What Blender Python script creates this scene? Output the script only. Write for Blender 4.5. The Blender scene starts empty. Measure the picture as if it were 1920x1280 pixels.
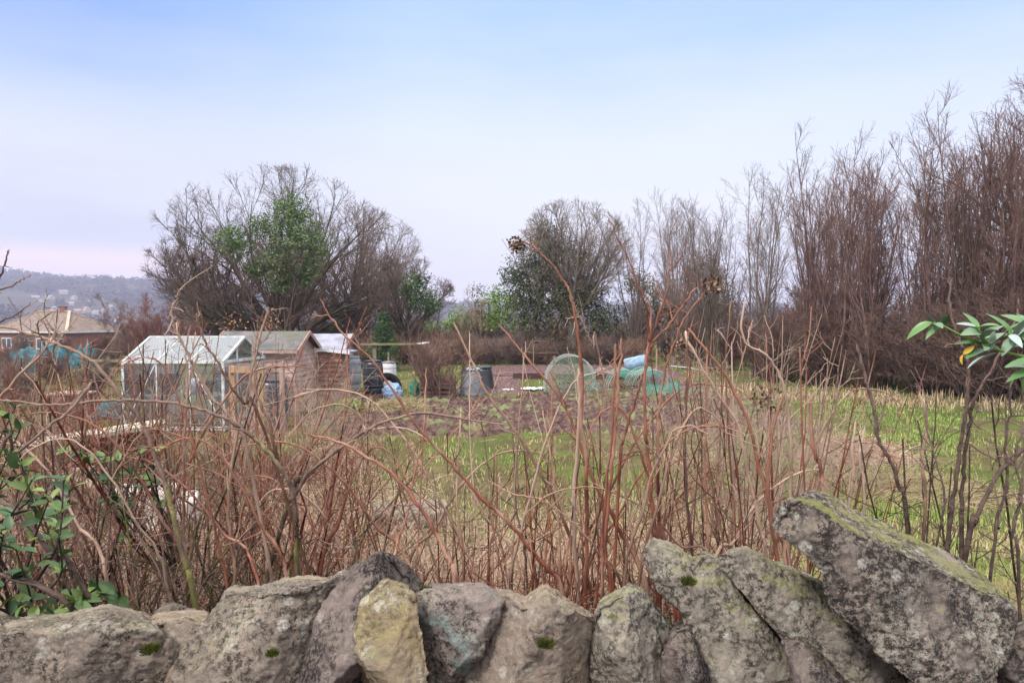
import bpy, math, random
import numpy as np
from mathutils import noise as mn, Vector
R_ = math.radians
random.seed(7); rng = np.random.default_rng(11)
sc = bpy.context.scene
COL = sc.collection
# ------------------------------------------------------------------ camera
F = 1280.0; CX, CY = 960.0, 640.0; EYE = 2.4; HOR = 596.0
PITCH = math.atan((CY-HOR)/F)                      # looking slightly down
cd = bpy.data.cameras.new('camera'); cam = bpy.data.objects.new('camera', cd); COL.objects.link(cam)
cam.location = (0, 0, EYE); cam.rotation_euler = (math.pi/2-PITCH, 0, 0)
cd.sensor_width = 36; cd.lens = 24; cd.clip_start = .05; cd.clip_end = 9000
sc.camera = cam
def at(px, py, d):
    x = (px-CX)/F; y = -(py-CY)/F
    c, s = math.cos(PITCH), math.sin(PITCH)
    dy = c + y*s; dz = y*c - s
    k = d/dy
    return np.array((x*k, d, EYE+dz*k))
# ------------------------------------------------------------------ world
w = bpy.data.worlds.new('World'); sc.world = w; w.use_nodes = True
nt = w.node_tree; nt.nodes.clear()
def N(t, kind, **kw):
    n = t.nodes.new(kind)
    for k, v in kw.items(): setattr(n, k, v)
    return n
def mixc(t, f, a, b, blend='MIX'):
    m = N(t, 'ShaderNodeMix', data_type='RGBA', blend_type=blend)
    for sock, val in ((m.inputs[0], f), (m.inputs[6], a), (m.inputs[7], b)):
        if isinstance(val, bpy.types.NodeSocket): t.links.new(val, sock)
        elif isinstance(val, (int, float)): sock.default_value = val
        else: sock.default_value = (*val, 1)
    return m.outputs[2]
def maprange(t, v, a, b, c=0., d=1., smooth=True):
    m = N(t, 'ShaderNodeMapRange', interpolation_type='SMOOTHSTEP' if smooth else 'LINEAR')
    t.links.new(v, m.inputs[0])
    for i, q in enumerate((a, b, c, d)): m.inputs[i+1].default_value = q
    return m.outputs[0]
def mth(t, op, a, b=0.):
    m = N(t, 'ShaderNodeMath', operation=op)
    for i, q in enumerate((a, b)):
        if isinstance(q, bpy.types.NodeSocket): t.links.new(q, m.inputs[i])
        else: m.inputs[i].default_value = q
    return m.outputs[0]
SUN_EL, SUN_AZ = R_(46), R_(222)
sky = N(nt, 'ShaderNodeTexSky', sky_type='NISHITA', sun_disc=False, sun_elevation=SUN_EL, sun_rotation=SUN_AZ)
tc = N(nt, 'ShaderNodeTexCoord')
sep = N(nt, 'ShaderNodeSeparateXYZ'); nt.links.new(tc.outputs['Generated'], sep.inputs[0])
ramp = N(nt, 'ShaderNodeValToRGB'); nt.links.new(sep.outputs[2], ramp.inputs[0])
cr = ramp.color_ramp; cr.elements[0].position = 0.0; cr.elements[0].color = (.90, .88, .93, 1)
cr.elements[1].position = 1.0; cr.elements[1].color = (1, 1, 1, 1)
for p, c in ((.06, (.93, .92, .97)), (.16, (.85, .88, .98)), (.27, (.69, .79, 1.0)), (.36, (.45, .64, 1.0)), (.46, (.36, .57, 1.0)), (.6, (1, 1, 1))):
    e = cr.elements.new(p); e.color = (*c, 1)
over = maprange(nt, sep.outputs[2], .47, .66)                     # unseen sky overhead, made brighter to light the ground
back = mth(nt, 'MULTIPLY', maprange(nt, sep.outputs[1], .25, -.35), .35)                    # added brightness also out of view behind the viewer, where the sun is
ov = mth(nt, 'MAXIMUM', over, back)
# lavender streaks low on the left
mp = N(nt, 'ShaderNodeMapping'); mp.inputs['Scale'].default_value = (1.2, 1.2, 14); mp.inputs['Rotation'].default_value = (0, R_(-4), 0)
nt.links.new(tc.outputs['Generated'], mp.inputs[0])
nz = N(nt, 'ShaderNodeTexNoise'); nz.inputs['Scale'].default_value = 1.6; nz.inputs['Detail'].default_value = 5; nt.links.new(mp.outputs[0], nz.inputs[0])
left = maprange(nt, sep.outputs[0], .12, -.55)
band = mth(nt, 'MULTIPLY', maprange(nt, sep.outputs[2], .035, .075), maprange(nt, sep.outputs[2], .33, .08))
lav = mth(nt, 'MULTIPLY', mth(nt, 'MULTIPLY', left, band), maprange(nt, nz.outputs[0], .25, .6, .55, 1.))
c1 = mixc(nt, lav, ramp.outputs[0], (.64, .65, .78))
pink = mth(nt, 'MULTIPLY', left, maprange(nt, sep.outputs[2], .10, .07))
c1 = mixc(nt, pink, c1, (1.2, .90, .86))
deep = mth(nt, 'MULTIPLY', maprange(nt, sep.outputs[0], -.1, -.6), maprange(nt, sep.outputs[2], .2, .38))
c1 = mixc(nt, mth(nt, 'MULTIPLY', deep, .85), c1, (.10, .30, 1.0))
nz2 = N(nt, 'ShaderNodeTexNoise'); nz2.inputs['Scale'].default_value = 2.2; nz2.inputs['Detail'].default_value = 6
mp2 = N(nt, 'ShaderNodeMapping'); mp2.inputs['Scale'].default_value = (1, 1, 3.5); nt.links.new(tc.outputs['Generated'], mp2.inputs[0]); nt.links.new(mp2.outputs[0], nz2.inputs[0])
c1 = mixc(nt, maprange(nt, nz2.outputs[0],  .35, .7, 0., .22), c1, (.97, .97, 1.0))
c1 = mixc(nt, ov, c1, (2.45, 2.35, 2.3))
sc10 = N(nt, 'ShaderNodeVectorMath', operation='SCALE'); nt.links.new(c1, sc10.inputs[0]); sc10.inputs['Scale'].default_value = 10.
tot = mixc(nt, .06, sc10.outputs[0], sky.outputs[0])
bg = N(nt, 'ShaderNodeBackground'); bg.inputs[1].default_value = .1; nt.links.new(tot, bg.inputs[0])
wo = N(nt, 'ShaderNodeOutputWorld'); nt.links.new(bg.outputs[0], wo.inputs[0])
# ------------------------------------------------------------------ sun
sd = bpy.data.lights.new('sun', 'SUN'); sd.energy = 3.3; sd.angle = R_(10); sd.color = (1, .94, .86)
sun = bpy.data.objects.new('sun', sd); COL.objects.link(sun)
sun.rotation_euler = (math.pi/2-SUN_EL, 0, math.pi-SUN_AZ+0)
vec = Vector((math.sin(SUN_AZ)*math.cos(SUN_EL), math.cos(SUN_AZ)*math.cos(SUN_EL), math.sin(SUN_EL)))
sun.rotation_euler = vec.to_track_quat('Z', 'Y').to_euler()
sc.view_settings.view_transform = 'Standard'; sc.view_settings.look = 'None'; sc.view_settings.gamma = 1
sc.view_settings.exposure = 0.25
sc.cycles.use_denoising = True; sc.cycles.denoising_prefilter = 'ACCURATE'
sc.cycles.max_bounces = 6; sc.cycles.transparent_max_bounces = 16; sc.cycles.volume_bounces = 0

# ------------------------------------------------------------------ materials
def mat(name, a, b=None, scale=4., rough=.8, bump=0., stretch=(1, 1, 1), tint=None, spec=.06, detail=5, lo=.35, hi=.65, metallic=0., c3=None, s3=None):
    """noise between two surface colours; tint mixes to a third by the mesh attribute 'tint'"""
    m = bpy.data.materials.new(name); m.use_nodes = True; t = m.node_tree
    p = t.nodes['Principled BSDF']; p.inputs['Roughness'].default_value = rough
    p.inputs['Specular IOR Level'].default_value = spec; p.inputs['Metallic'].default_value = metallic
    b = b or a
    co = N(t, 'ShaderNodeTexCoord'); mpn = N(t, 'ShaderNodeMapping'); mpn.inputs['Scale'].default_value = stretch
    t.links.new(co.outputs['Object'], mpn.inputs[0])
    n = N(t, 'ShaderNodeTexNoise'); n.inputs['Scale'].default_value = scale; n.inputs['Detail'].default_value = detail
    t.links.new(mpn.outputs[0], n.inputs[0])
    c = mixc(t, maprange(t, n.outputs[0], lo, hi), a, b)
    if c3 is not None:
        n3 = N(t, 'ShaderNodeTexNoise'); n3.inputs['Scale'].default_value = s3 or scale*.3; n3.inputs['Detail'].default_value = 6
        t.links.new(mpn.outputs[0], n3.inputs[0])
        c = mixc(t, maprange(t, n3.outputs[0], .52, .66), c, c3)
    if tint is not None:
        at_ = N(t, 'ShaderNodeAttribute', attribute_name='tint')
        c = mixc(t, at_.outputs['Fac'], c, tint)
    t.links.new(c, p.inputs['Base Color'])
    if bump:
        bn = N(t, 'ShaderNodeBump'); bn.inputs['Strength'].default_value = bump; bn.inputs['Distance'].default_value = .02
        t.links.new(n.outputs[0], bn.inputs['Height']); t.links.new(bn.outputs[0], p.inputs['Normal'])
    return m
def stone_mat(name, base, dark, warm, lichen=.5, green=.0, dk=.5, vein=None, seed=0.):
    m = bpy.data.materials.new(name); m.use_nodes = True; t = m.node_tree
    p = t.nodes['Principled BSDF']; p.inputs['Roughness'].default_value = .95; p.inputs['Specular IOR Level'].default_value = .04
    co = N(t, 'ShaderNodeTexCoord'); mpn = N(t, 'ShaderNodeMapping'); mpn.inputs['Location'].default_value = (seed, seed*.7, -seed)
    t.links.new(co.outputs['Object'], mpn.inputs[0])
    def nz(s, d=6, r=.6, dist=0.):
        n = N(t, 'ShaderNodeTexNoise'); n.inputs['Scale'].default_value = s; n.inputs['Detail'].default_value = d; n.inputs['Roughness'].default_value = r
        n.inputs['Distortion'].default_value = dist; t.links.new(mpn.outputs[0], n.inputs[0]); return n.outputs[0]
    big, mid, fine = nz(6, 5), nz(46, 9, .75, .3), nz(190, 6, .75)
    c = mixc(t, maprange(t, big, .38, .62), base, warm)
    c = mixc(t, mth(t, 'MULTIPLY', maprange(t, nz(15, 6, .65), .42, .62), .45), c, tuple(q*.55 for q in base))
    crust = mth(t, 'MULTIPLY', maprange(t, nz(85, 10, .82), .53-.06*dk, .58-.06*dk), maprange(t, nz(8, 6, .6, .5), .52-.16*dk, .66-.16*dk))
    c = mixc(t, mth(t, 'MULTIPLY', crust, .9), c, dark)           # black crust lichen
    pale = mth(t, 'MULTIPLY', maprange(t, nz(60, 10, .85, .3), .50, .55), maprange(t, nz(10, 5, .6, .4), .5, .62))
    c = mixc(t, mth(t, 'MULTIPLY', pale, lichen), c, (.46, .45, .38))
    vo = N(t, 'ShaderNodeTexVoronoi'); vo.inputs['Scale'].default_value = 34; t.links.new(mpn.outputs[0], vo.inputs[0])
    sel = N(t, 'ShaderNodeSeparateColor'); t.links.new(vo.outputs['Color'], sel.inputs[0])
    spot = mth(t, 'MULTIPLY', maprange(t, vo.outputs['Distance'], .42, .3), mth(t, 'GREATER_THAN', sel.outputs[0], .88))
    c = mixc(t, mth(t, 'MULTIPLY', mth(t, 'MULTIPLY', spot, maprange(t, fine, .4, .55)), lichen), c, (.58, .58, .52))
    # algae: on faces that look up
    ge = N(t, 'ShaderNodeNewGeometry'); sx = N(t, 'ShaderNodeSeparateXYZ'); t.links.new(ge.outputs['Normal'], sx.inputs[0])
    gr = mth(t, 'MULTIPLY', maprange(t, sx.outputs[2], .45, .9), maprange(t, nz(9, 6), .42, .6))
    c = mixc(t, mth(t, 'MULTIPLY', gr, green), c, (.24, .25, .08))
    if vein:
        c = mixc(t, mth(t, 'MULTIPLY', maprange(t, nz(7.5, 8, .65), .54, .62), .45), c, vein)
    c = mixc(t, mth(t, 'MULTIPLY', maprange(t, fine, .56, .72), .5), c, (.03, .03, .03))
    c = mixc(t, mth(t, 'MULTIPLY', maprange(t, fine, .44, .3), .4), c, (.62, .58, .54))
    t.links.new(c, p.inputs['Base Color'])
    hh = mth(t, 'ADD', mth(t, 'MULTIPLY', mid, .6), mth(t, 'MULTIPLY', fine, .35))
    bn = N(t, 'ShaderNodeBump'); bn.inputs['Strength'].default_value = 1.; bn.inputs['Distance'].default_value = .014
    t.links.new(hh, bn.inputs['Height']); t.links.new(bn.outputs[0], p.inputs['Normal'])
    return m
M = {}
M['oak_bark'] = mat('oak_bark', (0.072, 0.058, 0.040), (0.130, 0.108, 0.079), 3, tint=(0.166, 0.119, 0.108))
M['grey_bark'] = mat('grey_bark', (0.130, 0.103, 0.086), (0.190, 0.156, 0.130), 3, tint=(0.216, 0.151, 0.134))
M['purple_bark'] = mat('purple_bark', (0.130, 0.082, 0.070), (0.208, 0.138, 0.121), 3, tint=(0.173, 0.100, 0.086))
M['pale_bark'] = mat('pale_bark', (0.144, 0.122, 0.101), (0.216, 0.187, 0.158), 3, tint=(0.259, 0.209, 0.187))
M['brown_bark'] = mat('brown_bark', (0.073, 0.056, 0.043), (0.121, 0.086, 0.070), 3, tint=(0.164, 0.103, 0.086))
M['red_twig'] = mat('red_twig', (0.128, 0.053, 0.038), (0.195, 0.090, 0.068), 2, tint=(0.225, 0.105, 0.083))
M['pale_twig'] = mat('pale_twig', (.26, .20, .15), (.42, .33, .26), 2, tint=(.36, .26, .20))
M['cane_red'] = mat('cane_red', (.055, .015, .010), (.20, .060, .036), 34, rough=.5, stretch=(1, 1, .35), bump=.5, tint=(.33, .165, .115), lo=.4, hi=.6, c3=(.36, .22, .16), s3=12, spec=.2)
M['cane_brown'] = mat('cane_brown', (0.042, 0.020, 0.013), (0.126, 0.072, 0.048), 34, rough=.7, stretch=(1, 1, .35), bump=.5, tint=(.42, .28, .21), c3=(.28, .21, .15), s3=12)
M['cane_grey'] = mat('cane_grey', (0.036, 0.025, 0.019), (0.130, 0.091, 0.068), 44, rough=.8, stretch=(1, 1, .45), bump=.6, tint=(.32, .22, .18), c3=(.16, .16, .05), s3=9)
M['cane_dark'] = mat('cane_dark', (0.032, 0.023, 0.021), (0.084, 0.059, 0.049), 40, rough=.7, bump=.5, tint=(.20, .14, .12))
M['cane_pale'] = mat('cane_pale', (0.165, 0.105, 0.075), (0.330, 0.232, 0.180), 30, rough=.7, bump=.3, tint=(.50, .36, .28), stretch=(1, 1, .35))
M['straw'] = mat('straw', (.60, .45, .33), (.74, .60, .48), 3, rough=.8, tint=(.20, .09, .055))
M['thatch'] = mat('thatch', (.54, .41, .28), (.36, .26, .17), 3, rough=.8, tint=(.20, .20, .07))
M['grass'] = mat('grass', (.13, .25, .035), (.27, .37, .07), 1.2, rough=.7, tint=(.50, .40, .22))
M['lush'] = mat('lush', (.08, .23, .025), (.17, .34, .045), 1.4, rough=.7, tint=(.42, .38, .16))
M['fir'] = mat('fir', (0.056, 0.100, 0.044), (0.125, 0.181, 0.081), 1.6, rough=.6, tint=(0.188, 0.250, 0.106))
M['holly'] = mat('holly', (.022, .05, .024), (.055, .10, .04), 1.6, rough=.5, tint=(.10, .16, .06))
M['pine'] = mat('pine', (.035, .055, .028), (.075, .10, .05), 1.6, rough=.6, tint=(.14, .15, .08))
M['light_green'] = mat('light_green', (.10, .20, .045), (.18, .28, .07), 1.6, rough=.5, tint=(.24, .33, .10))
M['olive'] = mat('olive', (.085, .10, .045), (.16, .15, .07), 1.6, rough=.6, tint=(.20, .14, .10))
M['beech_leaf'] = mat('beech_leaf', (.38, .17, .08), (.48, .24, .12), 3, rough=.7, tint=(.45, .27, .18))
M['laurel_leaf'] = mat('laurel_leaf', (.04, .13, .025), (.09, .20, .045), 14, rough=.4, tint=(.30, .37, .35), spec=.45)
M['privet_leaf'] = mat('privet_leaf', (.018, .055, .02), (.045, .10, .035), 14, rough=.48, tint=(.16, .23, .05), spec=.35)
M['moss'] = mat('moss', (.045, .055, .012), (.10, .11, .025), 60, rough=1, bump=.8)
M['soil'] = mat('soil', (.05, .03, .027), (.13, .085, .075), 9, rough=1, bump=.9, c3=(.15, .17, .08), s3=1.8)
M['dark_soil'] = mat('dark_soil', (.075, .045, .05), (.14, .085, .09), 9, rough=1, bump=.7, c3=(.22, .16, .13), s3=14)
M['glass'] = None
M['white_metal'] = mat('white_metal', (.60, .62, .63), (.42, .45, .44), 6, rough=.4)
M['alu'] = mat('alu', (.50, .52, .52), (.36, .38, .37), 6, rough=.45)
M['post_wood'] = mat('post_wood', (.42, .28, .17), (.30, .20, .14), 3, stretch=(6, 6, 1), bump=.4)
M['pink_wood'] = mat('pink_wood', (.42, .29, .25), (.32, .22, .19), 3, stretch=(6, 6, 1), bump=.4)
M['shed_wood'] = mat('shed_wood', (.50, .38, .35), (.35, .26, .24), 4, stretch=(1, 1, 9), bump=.5, c3=(.22, .17, .13), s3=1.5)
M['larch_wood'] = mat('larch_wood', (.36, .22, .165), (.22, .12, .10), 4, stretch=(1, 1, 8), bump=.5)
M['felt'] = mat('felt', (.10, .10, .10), (.16, .155, .15), 3, rough=.9, bump=.4, c3=(.13, .13, .10), s3=1.2)
M['blue_felt'] = mat('blue_felt', (.30, .31, .38), (.20, .20, .24), 2.5, rough=.45)
M['old_wood'] = mat('old_wood', (.26, .22, .16), (.17, .15, .10), 4, stretch=(1, 6, 6), bump=.4, c3=(.17, .19, .07))
M['black_plastic'] = mat('black_plastic', (.018, .02, .026), (.03, .033, .04), 3, rough=.38, spec=.5)
M['navy_plastic'] = mat('navy_plastic', (.03, .04, .065), (.05, .06, .09), 3, rough=.35, spec=.5)
M['grey_plastic'] = mat('grey_plastic', (.23, .245, .28), (.16, .17, .19), 3, rough=.5)
M['tank_plastic'] = mat('tank_plastic', (.34, .36, .41), (.25, .27, .32), 3, rough=.5)
M['lid_plastic'] = mat('lid_plastic', (.30, .40, .46), (.24, .32, .38), 3, rough=.5)
M['blue_plastic'] = mat('blue_plastic', (.26, .36, .46), (.16, .24, .34), 4, rough=.45)
M['blue_bag'] = mat('blue_bag', (.10, .22, .44), (.40, .52, .66), 14, rough=.3, bump=.6)
M['tarp'] = mat('tarp', (0.025, 0.098, 0.119), (0.063, 0.161, 0.189), 3, rough=.5, bump=.5)
M['green_plastic'] = mat('green_plastic', (.03, .16, .10), (.05, .20, .13), 3, rough=.5)
M['white_plastic'] = mat('white_plastic', (.72, .74, .78), (.60, .60, .62), 4, rough=.5)
M['rubber'] = mat('rubber', (.02, .02, .02), (.035, .035, .035), 8, rough=.8)
M['dark_board'] = mat('dark_board', (.06, .035, .035), (.10, .06, .06), 4, stretch=(1, 6, 6))
M['pallet_wood'] = mat('pallet_wood', (.30, .19, .15), (.20, .12, .10), 4, stretch=(1, 1, 6), bump=.4)
M['rust'] = mat('rust', (.22, .085, .045), (.13, .055, .035), 5, rough=.9, bump=.5, c3=(.30, .13, .06))
M['pale_board'] = mat('pale_board', (.52, .48, .40), (.40, .36, .28), 4, stretch=(1, 8, 8), bump=.3, c3=(.28, .27, .16))
M['render_brick'] = mat('render_brick', (0.196, 0.098, 0.077), (0.252, 0.133, 0.105), 3)
M['tile'] = mat('tile', (.23, .18, .155), (.16, .125, .11), 1.6, stretch=(1, 1, 6), bump=.5)
M['ridge_tile'] = mat('ridge_tile', (.48, .38, .30), (.40, .31, .25), 2)
M['pane'] = mat('pane', (.06, .07, .09), (.10, .12, .15), 1, rough=.15, spec=.6)
M['far_wall'] = mat('far_wall', (.50, .44, .42), (.34, .28, .27), .1)
M['far_roof'] = mat('far_roof', (.30, .25, .25), (.22, .19, .19), .1)
M['far_wood'] = mat('far_wood', (0.068, 0.048, 0.044), (0.104, 0.072, 0.064), .02, tint=(0.044, 0.056, 0.032))
M['hill'] = mat('hill', (0.052, 0.042, 0.035), (0.070, 0.063, 0.038), .006, rough=1, c3=(0.091, 0.098, 0.045), s3=.004)
M['bramble'] = mat('bramble', (0.180, 0.098, 0.083), (0.255, 0.143, 0.120), 2, tint=(0.315, 0.217, 0.150))
g = bpy.data.materials.new('glass'); g.use_nodes = True; t = g.node_tree; t.nodes.remove(t.nodes['Principled BSDF'])
tr = N(t, 'ShaderNodeBsdfTransparent'); tr.inputs[0].default_value = (.90, .94, .94, 1); gl = N(t, 'ShaderNodeBsdfGlossy'); gl.inputs['Roughness'].default_value = .12
df = N(t, 'ShaderNodeBsdfDiffuse'); df.inputs[0].default_value = (.42, .46, .50, 1)
m1 = N(t, 'ShaderNodeMixShader'); m1.inputs[0].default_value = .40; t.links.new(tr.outputs[0], m1.inputs[1]); t.links.new(df.outputs[0], m1.inputs[2])
fr = N(t, 'ShaderNodeFresnel'); m2 = N(t, 'ShaderNodeMixShader'); t.links.new(fr.outputs[0], m2.inputs[0]); t.links.new(m1.outputs[0], m2.inputs[1]); t.links.new(gl.outputs[0], m2.inputs[2])
t.links.new(m2.outputs[0], t.nodes['Material Output'].inputs[0]); M['glass'] = g
g2 = g.copy(); g2.name = 'side_glass'
for n_ in g2.node_tree.nodes:
    if n_.type == 'MIX_SHADER' and not n_.inputs[0].is_linked: n_.inputs[0].default_value = .14
M['side_glass'] = g2
def net_mat(name, col, dens):
    m = bpy.data.materials.new(name); m.use_nodes = True; t = m.node_tree; t.nodes.remove(t.nodes['Principled BSDF'])
    tr = N(t, 'ShaderNodeBsdfTransparent'); d = N(t, 'ShaderNodeBsdfDiffuse'); d.inputs[0].default_value = (*col, 1)
    mx = N(t, 'ShaderNodeMixShader'); mx.inputs[0].default_value = dens
    t.links.new(tr.outputs[0], mx.inputs[1]); t.links.new(d.outputs[0], mx.inputs[2]); t.links.new(mx.outputs[0], t.nodes['Material Output'].inputs[0]); return m
M['net_thin'] = net_mat('net_thin', (.30, .42, .34), .22)
M['net_dense'] = net_mat('net_dense', (.08, .25, .20), .5)
M['clear_sheet'] = net_mat('clear_sheet', (.80, .82, .85), .75)
M['st_grey'] = stone_mat('st_grey', (0.224, 0.188, 0.160), (0.044, 0.038, 0.032), (0.304, 0.248, 0.200), .55, .15, .7, seed=1)
M['st_dark'] = stone_mat('st_dark', (0.160, 0.132, 0.124), (0.030, 0.026, 0.026), (0.224, 0.180, 0.164), .35, .1, 1.0, seed=3)
M['st_ochre'] = stone_mat('st_ochre', (0.272, 0.216, 0.152), (0.096, 0.080, 0.056), (0.288, 0.224, 0.112), .7, .3, .25, seed=5)
M['st_warm'] = stone_mat('st_warm', (0.280, 0.228, 0.188), (0.064, 0.052, 0.044), (0.352, 0.272, 0.192), .55, .15, .5, seed=7)
M['st_vein'] = stone_mat('st_vein', (0.248, 0.208, 0.188), (0.048, 0.040, 0.038), (0.304, 0.248, 0.216), .5, .1, .7, vein=(.24, .34, .32), seed=9)
M['st_green'] = stone_mat('st_green', (.27, .24, .20), (.045, .04, .034), (.33, .29, .24), .75, .5, .8, seed=11)
M['st_big'] = stone_mat('st_big', (0.248, 0.212, 0.188), (0.028, 0.025, 0.024), (0.320, 0.264, 0.216), .6, .75, 1.15, seed=13)
M['st_pale'] = stone_mat('st_pale', (.55, .51, .48), (.2, .18, .17), (.62, .57, .52), .5, .1, .2, seed=15)

# ------------------------------------------------------------------ mesh helpers
def mesh(name, V, Fc, material, parent=None, tint=None, smooth=True, link=True):
    V = np.asarray(V, dtype=np.float32).reshape(-1, 3); Fc = np.asarray(Fc, dtype=np.int32)
    k = Fc.shape[1]; me = bpy.data.meshes.new(name)
    me.vertices.add(len(V)); me.vertices.foreach_set('co', V.ravel())
    me.loops.add(Fc.size); me.loops.foreach_set('vertex_index', Fc.ravel())
    me.polygons.add(len(Fc)); me.polygons.foreach_set('loop_start', np.arange(0, Fc.size, k, dtype=np.int32))
    me.polygons.foreach_set('loop_total', np.full(len(Fc), k, dtype=np.int32))
    me.polygons.foreach_set('use_smooth', np.full(len(Fc), smooth, dtype=bool))
    if tint is not None:
        a = me.attributes.new('tint', 'FLOAT', 'POINT'); a.data.foreach_set('value', np.asarray(tint, dtype=np.float32))
    me.update(); me.validate()
    me.materials.append(material)
    o = bpy.data.objects.new(name, me)
    if link: COL.objects.link(o)
    if parent is not None: o.parent = parent
    return o
def tag(o, label=None, cat=None, group=None, kind=None):
    if label: o['label'] = label
    if cat: o['category'] = cat
    if group: o['group'] = group
    if kind: o['kind'] = kind
    return o
def empty(name, loc=(0, 0, 0), label=None, cat=None, group=None, rz=0):
    o = bpy.data.objects.new(name, None); o.location = loc; o.rotation_euler = (0, 0, rz); COL.objects.link(o)
    o.empty_display_size = .1
    return tag(o, label, cat, group)
class MB:
    """boxes and lofts collected to one mesh"""
    def __init__(s): s.v = []; s.f = []; s.n = 0
    def add(s, V, Fq):
        s.v.append(np.asarray(V, float)); s.f.append(np.asarray(Fq)+s.n); s.n += len(V); return s
    def box(s, c, d, rz=0., rx=0., ry=0.):
        V = np.array([(x, y, z) for x in (-.5, .5) for y in (-.5, .5) for z in (-.5, .5)])*np.array(d)
        if rx or ry or rz:
            from mathutils import Euler
            m = np.array(Euler((rx, ry, rz)).to_matrix()); V = V@m.T
        return s.add(V+np.array(c), [(0, 1, 3, 2), (4, 6, 7, 5), (0, 4, 5, 1), (2, 3, 7, 6), (0, 2, 6, 4), (1, 5, 7, 3)])
    def beam(s, a, b, w_, h_=None):
        a = np.array(a, float); b = np.array(b, float); h_ = h_ or w_
        d = b-a; L = np.linalg.norm(d); d /= L
        u = np.cross(d, (0, 0, 1.)); 
        if np.linalg.norm(u) < 1e-3: u = np.array((1., 0, 0))
        u /= np.linalg.norm(u); v = np.cross(u, d)
        V = [p+su*u*w_/2+sv*v*h_/2 for p in (a, b) for su, sv in ((-1, -1), (1, -1), (1, 1), (-1, 1))]
        return s.add(V, [(0, 3, 2, 1), (4, 5, 6, 7), (0, 1, 5, 4), (1, 2, 6, 5), (2, 3, 7, 6), (3, 0, 4, 7)])
    def lathe(s, prof, c=(0, 0, 0), n=20, cap=True, tilt=None):
        A = np.arange(n)*2*math.pi/n; V = []
        P = list(prof)
        if cap: P = [(1e-4, P[0][1])]+P+[(1e-4, P[-1][1])]
        for r, z in P: V += [(r*math.cos(a), r*math.sin(a), z) for a in A]
        V = np.array(V)
        if tilt:
            from mathutils import Euler
            V = V@np.array(Euler(tilt).to_matrix()).T
        Fq = [(i*n+j, i*n+(j+1) % n, (i+1)*n+(j+1) % n, (i+1)*n+j) for i in range(len(P)-1) for j in range(n)]
        return s.add(V+np.array(c), Fq)
    def quad(s, a, b, c, d): return s.add([a, b, c, d], [(0, 1, 2, 3)])
    def build(s, name, m, parent=None, smooth=False, bevel=0.):
        o = mesh(name, np.concatenate(s.v), np.concatenate(s.f), m, parent, smooth=smooth)
        if bevel:
            b = o.modifiers.new('b', 'BEVEL'); b.width = bevel; b.segments = 2; b.limit_method = 'ANGLE'
        return o
def tubes(P, R, sides, seed=0):
    P = np.asarray(P, float); R = np.asarray(R, float); n, m, _ = P.shape
    T = np.gradient(P, axis=1); T /= np.linalg.norm(T, axis=2, keepdims=True)+1e-9
    mt = T.mean(1); ref = np.tile((0., 0., 1.), (n, 1)); ref[np.abs(mt[:, 2]) > .7] = (1., .13, 0)
    a = np.cross(T, ref[:, None, :]); a /= np.linalg.norm(a, axis=2, keepdims=True)+1e-9
    b = np.cross(T, a)
    an = np.arange(sides)*2*math.pi/sides
    V = P[:, :, None, :]+R[:, :, None, None]*(np.cos(an)[None, None, :, None]*a[:, :, None, :]+np.sin(an)[None, None, :, None]*b[:, :, None, :])
    idx = np.arange(n*m*sides).reshape(n, m, sides); i0 = idx[:, :-1]; i1 = idx[:, 1:]
    Q = np.stack((i0, np.roll(i0, -1, 2), np.roll(i1, -1, 2), i1), -1).reshape(-1, 4)
    return V.reshape(-1, 3), Q
def norm(v): return v/(np.linalg.norm(v, axis=-1, keepdims=True)+1e-9)
def spawn(P, Rd, n, t0, t1, ang, L, m, curv, trop, rr, rmin, rg, env=None, lenfall=.5, tipr=.35):
    """n side branches on every branch of P"""
    N0, M0, _ = P.shape
    t = (np.tile(np.arange(n), (N0, 1))+rg.random((N0, n)))/n*(t1-t0)+t0
    s = t*(M0-1); i = np.minimum(s.astype(int), M0-2); f = (s-i)[..., None]
    k = np.arange(N0)[:, None]
    base = P[k, i]*(1-f)+P[k, i+1]*f; tan = norm(P[k, i+1]-P[k, i])
    r = Rd[k, i]*(1-f[..., 0])+Rd[k, i+1]*f[..., 0]
    base = base.reshape(-1, 3); tan = tan.reshape(-1, 3); r = r.ravel(); t = t.ravel(); K = len(base)
    q = norm(np.cross(tan, rg.normal(size=(K, 3))))
    A = np.radians(rg.uniform(*ang, K))[:, None]
    d = norm(tan*np.cos(A)+q*np.sin(A))
    ln = rg.uniform(*L, K)*(1-lenfall*(t-t0)/(t1-t0+1e-6))
    if env is not None:
        c, rad = env; o = (base-c)/rad; dd = d/rad
        a_ = (dd**2).sum(1); b_ = 2*(o*dd).sum(1); c_ = (o**2).sum(1)-1
        disc = np.maximum(b_**2-4*a_*c_, 0); sdist = (-b_+np.sqrt(disc))/(2*a_)
        ln = np.clip(np.minimum(ln, sdist*rg.uniform(.8, 1.12, K)), .08, None)
    C = np.empty((K, m, 3)); C[:, 0] = base; p = base.copy()
    for j in range(1, m):
        d = norm(d+rg.normal(size=(K, 3))*curv+np.array((0, 0, trop))); p = p+d*(ln/(m-1))[:, None]; C[:, j] = p
    r0 = np.maximum(np.minimum(r*.85, r*rr+0*ln), rmin); tp = np.linspace(1, tipr, m)[None]
    return C, np.maximum(r0[:, None]*tp, rmin*.8)
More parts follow.
